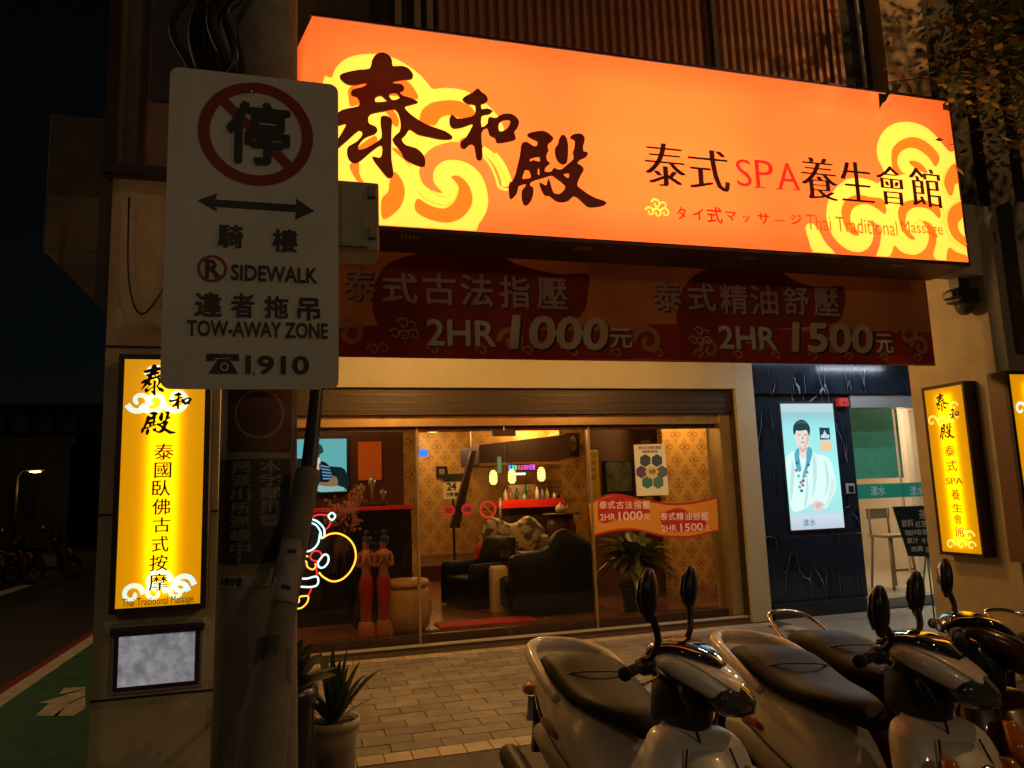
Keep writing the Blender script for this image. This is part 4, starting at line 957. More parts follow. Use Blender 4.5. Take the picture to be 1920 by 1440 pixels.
reparent(lettering('screen_lettering', FSn, [('漾水', (1505,973,1529,986)), ('HELLO', (1496,767,1512,771))][:1], .004, mat('screen_ink', (.06, .08, .1), .5), None, off=.01), sc_)
reparent(area('screen_glow', ((sx0 + sx1) / 2, 8.13, (sz0 + sz1) / 2), .7, 1.5, 7, (.6, .95, 1), (math.radians(90), 0, 0)), sc_)
# small fittings
ab = thing('alarm_box', 'small red alarm box at the top corner of the marble wall', 'alarm', (7.3, 8.1, 2.6))
a0x, a0z = atY(1574, 762, 8.09); a1x, a1z = atY(1590, 746, 8.09)
reparent(box('case', a0x, a1x, 8.08, 8.159, a0z, a1z, mat('red_plastic', (.5, .03, .02), .4, emit=(.5, .02, .02), es=.15), bevel=.008), ab)
o = reparent(lathe('lens', [(0, 0), (.02, 0), (.02, .01), (.01, .02)], mat('red_plastic_lens', (.6, .05, .04), .2), None, 12), ab)
o.matrix_parent_inverse = Matrix.Identity(4); o.rotation_euler = (PI / 2, 0, 0); o.location = ((a0x + a1x) / 2 - 7.3, -.021, (a0z + a1z) / 2 - 2.6)
ic = thing('door_intercom', 'small grey intercom plate on the marble beside the green glass door', 'intercom', (7.1, 8.1, 1.5))
i0x, i0z = atY(1589, 926, 8.14); i1x, i1z = atY(1602, 906, 8.14)
reparent(box('plate', i0x, i1x, 8.14, 8.159, i0z, i1z, mat('grey_plastic', (.4, .42, .44), .4), bevel=.004), ic)
reparent(box('keypad', i0x + .025, i1x - .02, 8.134, 8.139, i0z + .02, i1z - .03, BLKPL), ic)
# menu easel
es_ = thing('menu_easel', 'black hand-written menu board on a wire easel before the green glass entrance', 'menu board', (6.75, 7.3, 0))
FE = Frame('Y', 7.3)
def ep(pts): return [FE.pix(*p) for p in pts]
bq = ep([(1675,950),(1790,946),(1815,1045),(1705,1043)])
reparent(poly('board', FE, [bq], 0, mat('chalkboard', (.012, .03, .022), .4, var=.3), None, .02, px=False), es_)
reparent(lettering('chalk_lettering', FE, [('茶品', (1722,955,1758,972)), ('飲料', (1690,974,1712,988)), ('紅茶綠茶', (1716,976,1760,988)), ('咖啡奶茶', (1697,992,1760,1003)), ('果汁', (1700,1008,1722,1019)), ('牛奶冰沙', (1728,1008,1766,1019)), ('推薦', (1708,1024,1730,1034)), ('甜點湯品', (1735,1024,1772,1035))], .002, mat('chalk', (.5, .5, .45), .8), None, off=.01), es_)
for pa, pb in (((1737,1043),(1722,1150)), ((1742,1043),(1765,1150)), ((1740,1043),(1745,1120))):
    (xa_, za_), (xb_, _z) = FE.pix(*pa), FE.pix(*pb)
    reparent(tube('leg', [(xa_, 7.31, za_), (xb_, 7.28, .004)], .009, mat('green_wire', (.02, .06, .04), .5), None, smooth=1), es_)
# step stool inside
st = thing('wooden_stool', 'pale bar stool seen through the green glass door', 'stool', (8.0, 8.9, .1))
WS = mat('stool_wood', (.35, .22, .13), .5)
for dx, dy in ((-.16, -.16), (.16, -.16), (-.16, .16), (.16, .16)): reparent(tube('leg', [(8.0 + dx * 1.3, 8.9 + dy * 1.3, .1), (8.0 + dx, 8.9 + dy, .8)], .018, WS, None, smooth=1), st)
reparent(box('seat', 7.8, 8.2, 8.7, 9.1, .8, .84, WS, bevel=.01), st); reparent(box('footrest', 7.81, 8.19, 8.69, 8.71, .35, .38, WS), st); reparent(box('backrest', 7.8, 8.2, 9.08, 9.1, 1.05, 1.2, WS, bevel=.01), st)
reparent(tube('back_post', [(7.84, 9.08, .84), (7.84, 9.09, 1.2)], .015, WS, None, smooth=1), st); reparent(tube('back_post', [(8.16, 9.08, .84), (8.16, 9.09, 1.2)], .015, WS, None, smooth=1), st)
# upper right: dark sign fascia of the next house, dark wall
nh = thing('neighbour_house', 'dark grey fascia and upper wall of the next house at the upper right', 'building', (8, 4.7, 0))
DG = mat('dark_grey_cladding', (.10, .10, .095), .6, var=.3, scale=2)
def nh_(name, *a, m=DG, bevel=0): return reparent(box(name, *a, m, bevel=bevel), nh)
for k in range(3): nh_('fascia_panel', 6.22 + k * 1.3, 6.22 + (k + 1) * 1.3 - .01, 4.62, 4.79, 3.18, 3.9, bevel=.004); nh_('lower_panel', 6.22 + k * 1.3, 6.22 + (k + 1) * 1.3 - .01, 4.66, 4.79, 2.62, 3.17, bevel=.004)
nh_('pillar_fascia', 5.78, 6.21, 4.66, 4.79, 2.62, 3.9)
nh_('upper_wall', 5.56, 10.5, 5.02, 5.2, 3.95, 9, m=mat('olive_dark_wall', (.10, .085, .055), .8, var=.4, scale=2))
for k in range(7): nh_('wall_batten', 5.9 + k * .42, 5.96 + k * .42, 4.94, 5.018, 3.95, 8, m=mat('rust_batten', (.12, .06, .045), .7))
nh_('side_wall', 13.2, 13.3, 5.2, 16, 0, 9)
# speaker lamp over the pillar
cm = thing('security_camera', 'small dark dome camera cluster under the eaves by the right pillar', 'camera', (5.5, 5.0, 2.9))
DKM = mat('dark_camera_case', (.03, .028, .022), .35, var=.3)
c1 = Vector((*atY(1805, 562, 4.95), 0)); cxm, czm = atY(1803, 570, 4.95)
reparent(box('housing', cxm - .10, cxm + .12, 4.86, 5.02, czm + .0, czm + .13, DKM, bevel=.02), cm)
reparent(box('hood', cxm - .16, cxm + .0, 4.84, 4.99, czm + .03, czm + .1, DKM, bevel=.015), cm)
o = reparent(lathe('dome', [(.01, -.1), (.05, -.085), (.075, -.04), (.08, 0)], mat('smoked_dome', (.08, .06, .04), .08), None, 18, (0, 0, 0)), cm)
o.matrix_parent_inverse = Matrix.Identity(4); o.location = (cxm - 5.5 + .02, -.06, czm - 2.9)
reparent(tube('cable', [(cxm + .1, 4.95, czm + .06), (cxm + .25, 4.9, czm + .0), (cxm + .3, 4.85, czm + .2), (cxm + .28, 4.8, czm + .6)], .012, BLKPL, None), cm)
reparent(box('mount', cxm - .06, cxm + .06, 4.9, 5.0, czm + .13, czm + .45, DKM), cm)

# ================================================================== ARCADE LAMPS (under the arcade ceiling)
def ceiling_lamp(x, y, z, P, lab, col=WARM, grp='arcade ceiling lamps'):
    t = thing('ceiling_lamp', lab, 'lamp', (x, y, z), group=grp)
    lathe('housing', [(.16, 0), (.16, -.03), (.15, -.04)], mat('white_metal', (.7, .7, .68), .4), t, 24)
    lathe('diffuser', [(.14, -.041), (.12, -.07), (.05, -.085), (.01, -.087)], glow('lamp_glow', (1, .6, .22), 4), t, 24)
    point('bulb', (0, 0, -.14), P, col, .1, t)
    return t
ceiling_lamp(1.2, 6.15, 3.4, 120, 'round arcade ceiling lamp nearer the left pillar')
ceiling_lamp(3.7, 6.1, 3.4, 85, 'round arcade ceiling lamp nearer the marble wall')
# street lamps
def street_lamp(x, y, h, P, lab, hx=0.9, rz=0, col=SODIUM):
    t = thing('street_lamp', lab, 'street lamp', (x, y, 0), rz)
    lathe('mast', [(.09, 0), (.07, h * .5), (.05, h)], mat('galvanised_mast', (.05, .05, .045), .5, .6), t, 14)
    tube('arm', [(0, 0, h - .1), (hx * .4, 0, h + .15), (hx, 0, h + .2)], .03, mat('galvanised_mast', (.05, .05, .045), .5, .6), t)
    loft('lamp_head', [(hx - .05, h + .2, .05, .03), (hx + .1, h + .2, .1, .05), (hx + .45, h + .2, .09, .04), (hx + .55, h + .19, .03, .02)], mat('lamp_head_grey', (.25, .25, .24), .5), t)
    o = loft('lamp_glass', [(hx + .08, h + .135, .05, .01), (hx + .25, h + .12, .08, .025), (hx + .42, h + .135, .05, .01)], glow('sodium_glass', (1, .6, .25), 14), t)
    if P: point('bulb', (hx + .25, 0, h + .02), P, col, .1, t)
    return t
street_lamp(-3.2, -3.5, 4.3, 46, 'street lamp on the road side behind the viewer', .9, 0, (1, .68, .37))
street_lamp(3.6, -4.2, 3.9, 105, 'low street lamp across the lane behind the viewer', .9, 0, (1, .68, .37))  # added out of view, set low to reach the banner under the sign
street_lamp(9.2, 1.2, 7.2, 330, 'tall street lamp by the next house to the right of the picture', .9, PI, (1, .56, .2))  # added out of view to brighten the upper wall and pilaster
street_lamp(-7.4, 9.0, 6.4, 330, 'street lamp over the side street left of the picture', .9, 0, (1, .6, .28))
fx, fy = -9.5, 30
fl_ = street_lamp(atY(66, 885, 30)[0] - .55, 30, atY(75, 885, 30)[1] - .12, 20, 'small bright lamp far down the dark side street', .3)
# sky glow is the world; far buildings of the side street
DB = mat('dark_far_wall', (.05, .045, .035), .9, var=.4, scale=.5)
def far_house(x0, x1, y0, y1, h, lab):
    t = thing('far_house', lab, 'house', ((x0 + x1) / 2, y0, 0))
    reparent(box('wall', x0, x1, y0, y1, 0, h, DB), t)
    n = 0
    for i in range(int((x1 - x0) / 1.6)):
        for j in range(int(h / 3)):
            reparent(box('window', x0 + .4 + i * 1.6, x0 + 1.3 + i * 1.6, y0 - .04, y0 - .001, 1.2 + j * 3, 2.4 + j * 3, mat('dark_window', (.03, .035, .04), .2)), t)
    reparent(box('roof', x0 - .2, x1 + .2, y0 - .2, y1 + .2, h, h + .25, DB), t)
    return t
far_house(-24, -13.2, 22, 30, 5.5, 'low dark house across the road at the far left')
far_house(-13, -8.9, 34, 44, 4.2, 'low dark house behind the small street lamp')
far_house(-2.3, 4, 17.5, 30, 8, 'dark house along the side street behind the left pillar')
far_house(-30, 6, 62, 72, 9, 'long dark building closing the end of the side street')

# ================================================================== INSIDE THE SHOP
def at_(px, py, Y): x, z = atY(px, py, Y); return x, z
# television
tv = thing('television', 'wall television showing a person in a striped shirt lying down', 'television', (0.6, 10.9, 1.7))
FT = Frame('Y', 10.9); tx0, tz1 = at_(541, 824, 10.9); tx1, tz0 = at_(650, 921, 10.9)
tx0 -= .25
reparent(box('case', tx0 - .03, tx1 + .05, 10.905, 10.98, tz0 - .04, tz1 + .03, BLKPL, bevel=.008), tv)
CT = lambda pts: cvt(pts, 520, 780, 3.273)
def tart(nm, pts, w, rgb, sm=3, es=.95): return art(nm, pts, w, rgb, es, CT, FT, tv, sm)
reparent(poly('picture', FT, [[(tx0, tz0), (tx1, tz0), (tx1, tz1), (tx0, tz1)]], .001, glow('tv_cyan', lin((110, 195, 210)), .95), None, px=False), tv)
tart('cushion', [(70,275),(130,262),(170,265),(250,300),(340,310),(415,330),(418,455),(70,455)], .003, (25, 45, 50))
tart('bed_sheet', [(245,425),(330,420),(410,440),(400,458),(300,466),(250,462)], .004, (150, 205, 215))
tart('striped_shirt', [(255,290),(290,282),(330,320),(350,355),(340,395),(300,405),(262,400)], .005, (25, 32, 50))
for k in range(5): tart('stripe', [(268 + k * 3,300 + k * 20),(318 + k * 6,312 + k * 17),(322 + k * 6,320 + k * 17),(268 + k * 3,309 + k * 20)], .006, (110, 165, 215), 0)
tart('forearm', [(340,370),(365,380),(370,425),(330,432),(262,425),(262,405),(310,405)], .007, (150, 120, 90))
tart('neck', [(235,260),(262,265),(262,330),(235,330)], .005, (190, 160, 130)); tart('hair', [(165,210),(180,180),(220,160),(270,180),(282,220),(262,235),(245,262),(200,262),(170,240)], .008, (18, 18, 22))
# orange poster
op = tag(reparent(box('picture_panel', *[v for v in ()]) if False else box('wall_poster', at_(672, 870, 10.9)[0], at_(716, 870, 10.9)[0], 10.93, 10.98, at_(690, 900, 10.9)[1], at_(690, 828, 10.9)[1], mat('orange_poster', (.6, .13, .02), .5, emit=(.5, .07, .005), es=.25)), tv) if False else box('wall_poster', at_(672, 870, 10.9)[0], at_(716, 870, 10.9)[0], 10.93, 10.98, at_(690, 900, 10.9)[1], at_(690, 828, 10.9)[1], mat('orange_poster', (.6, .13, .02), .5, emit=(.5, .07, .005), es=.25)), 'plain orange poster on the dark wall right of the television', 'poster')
# left counter with red edge
lc = thing('reception_counter', 'black counter with glossy red edge below the television', 'counter', (.6, 9.6, .09))
cxa, cz1 = at_(560, 955, 9.6); cxb, _ = at_(776, 950, 9.6)
reparent(box('front_panel', -.25, cxb - .03, 9.62, 10.2, .096, cz1 - .05, mat('black_gloss', (.012, .01, .01), .2)), lc)
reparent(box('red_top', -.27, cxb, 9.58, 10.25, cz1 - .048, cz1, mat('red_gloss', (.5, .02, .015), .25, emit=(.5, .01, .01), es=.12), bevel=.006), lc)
for i, (px, h_) in enumerate(((678, .30), (698, .40), (718, .22))):
    cu_ = thing('glass_trophy', ['slim glass trophy leftmost on the red edged counter', 'tall cut glass trophy in the middle of the red edged counter', 'short glass trophy rightmost on the red edged counter'][i], 'trophy', (at_(px, 945, 9.8)[0], 9.8, cz1), group='trophies on the red edged counter')
    GT = mat('trophy_glass', (.5, .42, .3), .1, .6)
    lathe('base', [(.05, 0), (.05, .04), (.03, .05)], BLKPL, cu_, 12); lathe('cup', [(.02, .05), (.015, h_ * .5), (.045, h_ * .7), (.05, h_ * .85), (.02, h_ * .9), (.01, h_)], GT, cu_, 12)
# blossom branches
bl = thing('blossom_branches', 'pink blossom branches standing before the black counter', 'plant', (.75, 9.3, .09))
bmb = bmesh.new(); bmp = bmesh.new(); rnd = random.Random(3)
for k in range(9):
    x, z = at_(rnd.uniform(615, 650), 1040, 9.3); ex, ez = at_(rnd.uniform(610, 680), rnd.uniform(915, 1000), 9.3)
    P_ = [(x - .75, 0, z - .3), ((x + ex) / 2 - .75 + rnd.uniform(-.05, .05), rnd.uniform(-.05, .05), (z + ez) / 2), (ex - .75, rnd.uniform(-.1, .1), ez - .09)]
    addtube(bmb, P_, .006, 5, 4)
    for t in range(34):
        f = rnd.random() ** .6; a = Vector(P_[1]).lerp(Vector(P_[2]), f) + Vector((rnd.gauss(0, .035), rnd.gauss(0, .03), rnd.gauss(0, .035)))
        r = rnd.uniform(.012, .024)
        for pz in range(4):
            an = pz * PI / 2 + rnd.random(); v1 = a + Vector((math.cos(an) * r, rnd.uniform(-.5, .5) * r, math.sin(an) * r)); v2 = a + Vector((math.cos(an + 1) * r, rnd.uniform(-.5, .5) * r, math.sin(an + 1) * r))
            bmp.faces.new([bmp.verts.new(a), bmp.verts.new(v1), bmp.verts.new(v2)])
bobj('branch', bmb, mat('branch_bark', (.08, .04, .02), .8), bl); bobj('blossom', bmp, mat('blossom_pink', (.55, .2, .15), .6), bl)
lathe('vase', [(.07, 0), (.1, .15), (.06, .4), (.08, .5)], BLKPL, bl, 14, (-.05, 0, 0))
# neon sign
ne = thing('neon_sign', 'neon sign of a yellow sack, cap, mitten and boot behind the left glass pane', 'neon sign', (.5, 8.4, .9))
FN = Frame('Y', 8.4)
def neon(nm, pts, rgb, r=.0065, es=3.2, closed=False):
    P_ = [FN.pix(*q) for q in CT(pts)]; P_ = cr(P_, 6, closed)
    if closed: P_.append(P_[0])
    bm = bmesh.new(); addtube(bm, [(a, 8.4, b) for a, b in P_], r, 8, 1)
    reparent(bobj(nm, bm, glow('neon_%s' % nm.split('_')[0], rgb, es), None, True), ne)
YN = (1, .42, .03); RN = (1, .02, .03); WN = (.45, .85, 1)
neon('yellow_tube', [(275,752),(320,725),(380,722),(440,755),(475,810),(480,880),(450,950),(400,1000),(340,1015),(285,990),(255,960)], YN, .009)
neon('white_tube', [(312,860),(290,850),(268,872),(248,905),(262,930),(290,925),(312,895)], WN, .009, closed=True)
neon('red_tube', [(203,860),(222,832),(255,830),(272,855),(262,880),(235,890),(210,880)], RN, .006, closed=True)
neon('yellow_tube', [(190,862),(165,860),(162,885),(178,895),(185,925),(215,942),(235,925),(232,905)], YN, .008)
neon('red_tube', [(242,890),(240,930),(243,985)], RN, .006)
neon('white_tube', [(130,995),(180,998),(235,985),(252,1005),(240,1040),(190,1050),(125,1045)], WN, .009)
neon('red_tube', [(118,1055),(132,1100)], RN, .006); neon('red_tube', [(210,1060),(190,1100)], RN, .006)
neon('yellow_tube', [(135,1112),(165,1105),(190,1108),(185,1140),(165,1165),(140,1180),(112,1180),(106,1160),(132,1140)], YN, .008, closed=True)
neon('red_tube', [(215,620),(250,606),(310,607)], RN, .006); neon('white_tube', [(335,594),(356,615),(335,638),(314,615)], WN, .009, closed=True); neon('red_tube', [(327,645),(318,675),(298,695)], RN, .006)
neon('white_tube', [(208,632),(250,650),(285,690),(288,735),(268,748),(265,712),(240,672),(205,655)], WN, .009)
neon('white_tube', [(262,720),(250,780),(215,820),(163,836)], WN, .009)
reparent(box('backing_board', *(lambda a, b: (a[0] - .02, b[0] + .02, 8.43, 8.44, b[1], a[1]))(FN.pix(545, 965), FN.pix(676, 1150)), glass('clear_acrylic', (.9, .9, .9), .5)), ne)
point('red_glow', tuple(Vector((.45, 8.36, 1.1)) - Vector(ne.location)), .8, (1, .25, .12), .15, ne)
# carved statues
def statue(px, lab):
    x, y = atZ(px, 1190, .12)
    x = at_(px, 1190, 8.62)[0]
    t = thing('wooden_statue', lab, 'statue', (x, 8.62, .095), group='carved greeting statues behind the glass')
    DW = mat('dark_carved_wood', (.30, .10, .045), .35, var=.3, scale=20); RW = mat('red_lacquer', (.28, .015, .012), .3, var=.2)
    t.scale = (1.0, 1.0, 1.0)
    o_ = loft('base', [(0, 0, .10, .09), (.05, 0, .105, .09), (.14, 0, .085, .075), (.17, 0, .07, .06)], mat('orange_wood', (.32, .09, .02), .4, var=.2), t, 'z', e=3, sub=2)
    o_.rotation_euler = (0, 0, PI / 2)
    # one continuous body: torso, neck, head, arms pressed together in greeting
    vs = [(0, 0, .60, .062), (0, 0, .72, .052), (0, 0, .84, .068), (0, 0, .90, .05), (0, -.004, .945, .024), (0, -.008, .985, .043), (0, -.006, 1.035, .046),
          (.085, 0, .875, .030), (.098, -.01, .77, .022), (.065, -.085, .765, .018), (.012, -.115, .85, .014),
          (-.085, 0, .875, .030), (-.098, -.01, .77, .022), (-.065, -.085, .765, .018), (-.012, -.115, .85, .014), (.01, -.115, .9, .008), (-.01, -.115, .9, .008),
          (.03, 0, .45, .042), (.025, 0, .2, .03), (-.03, 0, .45, .042), (-.03, 0, .2, .035), (.03, -.04, .165, .022), (-.03, -.04, .165, .022)]
    ed = [(0, 1), (1, 2), (2, 3), (3, 4), (4, 5), (5, 6), (3, 7), (7, 8), (8, 9), (9, 10), (10, 15), (3, 11), (11, 12), (12, 13), (13, 14), (14, 16), (0, 17), (17, 18), (18, 21), (0, 19), (19, 20), (20, 22)]
    me = bpy.data.meshes.new('body'); me.from_pydata([v[:3] for v in vs], ed, []); o = bpy.data.objects.new('body', me); COL.objects.link(o)
    md = o.modifiers.new('s', 'SKIN'); 
    for i, v in enumerate(vs): me.skin_vertices[0].data[i].radius = (v[3], v[3])
    me.skin_vertices[0].data[0].use_root = True
    o.modifiers.new('u', 'SUBSURF').levels = 2
    dg = bpy.context.evaluated_depsgraph_get(); dg.update(); m2 = bpy.data.meshes.new_from_object(o.evaluated_get(dg)); bpy.data.objects.remove(o)
    for p in m2.polygons: p.use_smooth = True
    bo = mesh_obj('body', m2, DW, t)
    o_ = loft('skirt', [(.17, 0, .06, .045), (.3, 0, .06, .045), (.5, 0, .08, .06), (.6, 0, .075, .058), (.66, 0, .058, .046)], RW, t, 'z'); o_.rotation_euler = (0, 0, PI / 2)
    loft('hair', [(1.0, .012, .045, .04), (1.04, .012, .053, .052), (1.075, .01, .045, .045), (1.09, .01, .022, .022), (1.105, .01, .03, .03), (1.13, .01, .03, .03), (1.15, .01, .008, .008)], BLKPL, t, 'z')
    bm = bmesh.new()
    for sx_ in (-1, 1):
        addbox(bm, sx_ * .018 - .009, sx_ * .018 + .009, -.054, -.048, 1.002, 1.006)
    addbox(bm, -.009, .009, -.052, -.046, .97, .975); addbox(bm, -.004, .004, -.058, -.046, .98, .995)
    bobj('features', bm, mat('dark_carving', (.04, .015, .01), .5), t)
    return t
statue(687, 'left one of two carved greeting statues in red skirts'); statue(720, 'right one of two carved greeting statues in red skirts')
# ottoman
ot = thing('ottoman', 'round tan barrel shaped ottoman beside the left glass pane', 'stool', (at_(762, 1150, 8.85)[0], 8.85, .095))
lathe('body', [(.2, 0), (.26, .05), (.29, .22), (.28, .4), (.25, .48)], mat('tan_leather', (.38, .22, .09), .45, var=.2), ot, 28); lathe('cushion', [(.26, .482), (.275, .52), (.25, .56), (.1, .575), (.01, .578)], mat('tan_leather', (.38, .22, .09), .45), ot, 28)
# red mat
mx_, mz_ = at_(812, 1172, 8.7)
tag(box('door_mat', atZ(815, 1170, .1)[0], atZ(990, 1155, .1)[0], 8.74, 9.1, .096, .112, mat('red_mat', (.45, .02, .015), .8, bump=.4, bscale=200), bevel=.004), 'red mat lying inside the glass doors', 'mat')
# sofa (black), armchair, patterned sofa, cushion, white cabinet
BLL = mat('black_leather', (.004, .005, .004), .5, var=.2, scale=12, bump=.2, spec=.2)
s1 = thing('sofa', 'black leather sofa with its back to the right glass door', 'sofa', (2.95, 9.5, .095))
sxa, sxb = at_(958, 1100, 9.1)[0], at_(1108, 1060, 9.1)[0]; szt = at_(1050, 1008, 9.1)[1]
loft('backrest', [(sxa - 2.95, .36, .12, .30, -.4), (sxa - 2.9, .38, .14, .36, -.4), (sxa - 2.5, .40, .15, .40, -.4), ((sxa + sxb) / 2 - 2.95, .45, .15, .46, -.4), (sxb - 3.3, .52, .16, .52, -.4), (sxb - 3.0, .44, .15, .44, -.4), (sxb - 2.95, .4, .1, .36, -.4)], BLL, s1, 'x', e=4)
loft('seat', [(sxa - 2.95, .25, .42, .17, 0), (sxa - 2.85, .25, .45, .2, .02), (sxb - 3.05, .25, .45, .2, .02), (sxb - 2.95, .25, .42, .17, 0)], BLL, s1, 'x', e=5, sub=1)
loft('armrest', [(sxb - 3.1, .3, .4, .28, 0), (sxb - 3.05, .32, .45, .32, 0), (sxb - 2.93, .32, .45, .32, 0), (sxb - 2.88, .3, .4, .28, 0)], BLL, s1, 'x', e=4, sub=1)
s2 = thing('patterned_sofa', 'cream floral patterned sofa behind the black sofa', 'sofa', (3.3, 11.8, .095))
FLO = mat('floral_fabric', (.5, .4, .22), .8, scale=9, dirt=(.1, .07, .04), var=.1)
for n_ in FLO.node_tree.nodes:
    if n_.type == 'VALTORGB': n_.color_ramp.elements[0].position = .46; n_.color_ramp.elements[1].position = .52
fa, fb = at_(905, 1020, 11.8)[0] - 3.3, at_(1035, 1020, 11.8)[0] - 3.3
loft('backrest', [(fa, .55, .1, .2, .3), (fa + .1, .65, .14, .35, .3), ((fa + fb) / 2 - .3, .72, .15, .4, .3), ((fa + fb) / 2, .66, .14, .34, .3), ((fa + fb) / 2 + .3, .72, .15, .4, .3), (fb, .6, .12, .26, .3)], FLO, s2, 'x', e=3)
loft('seat', [(fa, .3, .4, .2, 0), (fb, .3, .4, .2, 0)], FLO, s2, 'x', e=5, sub=1)
s3 = thing('armchair', 'black leather armchair left of the patterned sofa', 'armchair', (at_(895, 1100, 10.4)[0], 10.4, .095), .35)
loft('backrest', [(.3, .3, .35, .1), (.6, .33, .37, .11), (.85, .4, .33, .09), (.9, .42, .28, .05)], BLL, s3, 'z', e=4)
loft('seat', [(.02, 0, .38, .36), (.35, 0, .38, .36), (.4, 0, .34, .33)], BLL, s3, 'z', e=5, sub=1)
for sd in (-1, 1): loft('armrest', [(.02, 0, .06, .36, sd * .36), (.5, 0, .07, .36, sd * .36), (.58, 0, .05, .33, sd * .36)], BLL, s3, 'z', e=4, sub=1)
rc = tag(loft('cushion', [(-.05, 0, .2, .06), (0, 0, .24, .12), (.12, 0, .23, .11), (.3, 0, .2, .08), (.36, 0, .1, .03)], mat('red_cushion', (.5, .015, .015), .7), None, 'z', e=3), 'red cushion leaning on the patterned sofa', 'cushion'); rc.location = (at_(903, 1048, 11.0)[0], 11.0, at_(903, 1065, 11.0)[1])
wc = thing('side_cabinet', 'small cream side cabinet between the armchair and the black sofa', 'cabinet', (at_(936, 1118, 9.75)[0], 9.75, .095))
loft('body', [(.0, 0, .12, .11), (.02, 0, .12, .11), (.52, 0, .12, .11), (.56, 0, .1, .09)], mat('cream_lacquer', (.6, .45, .25), .4), wc, 'z', e=7, sub=1)
box('base', -.11, .16, -.14, .12, .0, .03, mat('cream_lacquer', (.6, .45, .25), .4), wc)
# cup with wire on sofa back
tcp = thing('tissue_tin', 'patterned tissue tin standing behind the black sofa back', 'tin', (at_(1022, 1030, 9.6)[0], 9.6, at_(1022, 1033, 9.6)[1]))
lathe('body', [(.045, 0), (.045, .16), (.05, .17)], mat('tin_print', (.45, .35, .22), .4, var=.6, scale=40), tcp, 16); lathe('lid', [(.052, .171), (.052, .2), (.03, .21)], mat('tin_lid', (.6, .5, .3), .4), tcp, 16)
# side table carrying the tin
tbx = thing('side_table', 'small dark side table behind the black sofa back', 'table', (at_(1022, 1030, 9.6)[0], 9.6, .095))
tzz = at_(1022, 1033, 9.6)[1] - .095 - .002
box('table_top', -.35, .2, -.12, .2, tzz - .03, tzz, mat('dark_brown_top', (.1, .04, .02), .4), tbx); lathe('leg', [(.1, 0), (.02, .03), (.02, tzz - .03)], BLKPL, tbx, 12)
# bar, canopy, bottles, lamps
br = thing('bar_counter', 'dark bar counter with glossy red top at the back of the room', 'bar', (3.9, 13.0, .09))
ba, bz1 = at_(940, 938, 12.6); bbx, _ = at_(1056, 938, 12.6); bz0 = at_(1000, 951, 12.6)[1]
reparent(box('red_top', ba, bbx, 12.55, 13.3, bz0, bz1, mat('red_gloss', (.5, .02, .015), .25)), br)
reparent(box('front_panel', ba + .03, bbx - .02, 12.65, 13.2, .096, bz0 - .001, mat('dark_bar_wood', (.03, .018, .012), .35, var=.3)), br)
cn = thing('bar_canopy', 'dark brown canopy hung over the bar', 'canopy', (3.9, 13.0, 2.2))
bm = bmesh.new()
ca = [at_(886, 838, 12.9), at_(1052, 818, 12.9), at_(1052, 862, 12.9), at_(935, 872, 12.9), at_(886, 872, 12.9)]
a = [bm.verts.new((x, 12.4, z)) for x, z in ca]; b_ = [bm.verts.new((x, 13.9, z)) for x, z in ca]; bm.faces.new(a); bm.faces.new(b_[::-1])
for k in range(5): bm.faces.new((a[k], a[(k + 1) % 5], b_[(k + 1) % 5], b_[k]))
reparent(bobj('shell', bm, mat('canopy_brown', (.06, .022, .012), .5)), cn)
reparent(box('trim_board', ca[0][0], ca[1][0], 12.36, 12.39, ca[3][1] - .03, ca[3][1] + .02, mat('trim_orange_wood', (.3, .14, .04), .4)), cn)
rnd = random.Random(5); labs = ['tall pale bottle', 'short amber bottle', 'dark green bottle', 'squat clear jar', 'brown bottle', 'white carton', 'blue and white tin', 'yellow tin', 'pale cup', 'small dark jar']
for k in range(10):
    px = 948 + k * 11; x = at_(px, 930, 12.9)[0]; h = rnd.uniform(.1, .24)
    t = thing('bottle', '%s, number %s from the left on the red bar top' % (labs[k], ['one', 'two', 'three', 'four', 'five', 'six', 'seven', 'eight', 'nine', 'ten'][k]), 'bottle', (x, 12.85 + rnd.uniform(-.1, .1), bz1), group='bottles and jars on the bar')
    cmat = mat('bottle_%d' % k, [(.6, .55, .45), (.4, .2, .05), (.05, .12, .04), (.5, .5, .45), (.2, .08, .03), (.7, .65, .5), (.15, .2, .5), (.6, .45, .1), (.6, .55, .45), (.05, .04, .04)][k], .3)
    lathe('body', [(.035, 0), (.038, h * .6), (.018, h * .75), (.016, h * .95)], cmat, t, 10); lathe('cap', [(.018, h * .951), (.018, h), (.005, h + .005)], BRASS, t, 10)
SH = glow('pendant_shade_light', (1, .62, .18), 3.2)
for k, (px, py) in enumerate(((925, 895), (960, 893), (1015, 889))):
    x, z = at_(px, py, 12.3)
    t = thing('pendant_lamp', 'woven glowing pendant lamp, %s of three over the bar' % ['leftmost', 'middle one', 'rightmost'][k], 'lamp', (x, 12.3, z), group='pendant lamps over the bar')
    lathe('lamp_shade', [(.035, -.12), (.065, -.08), (.07, .02), (.055, .09), (.025, .12)], SH, t, 14)
    for q in range(5):
        zz = -.09 + q * .045; lathe('shade_ring', [(.071 - abs(q - 2) * .006, zz), (.074 - abs(q - 2) * .006, zz + .004), (.071 - abs(q - 2) * .006, zz + .008)], mat('cane', (.25, .12, .04), .6), t, 14)
    tube('cord', [(0, 0, .12), (0, 0, .5)], .005, BLKPL, t, smooth=1)
    point('bulb', (0, 0, -.2), 7, (1, .6, .2), .05, t)
cx_ = at_(1050, 940, 12.0)[0]
pd_ = thing('pedestal_table', 'dark round pedestal table with pale teapot right of the bar', 'table', (cx_, 12.0, .09))
ph_ = at_(1050, 962, 12.0)[1] - .09
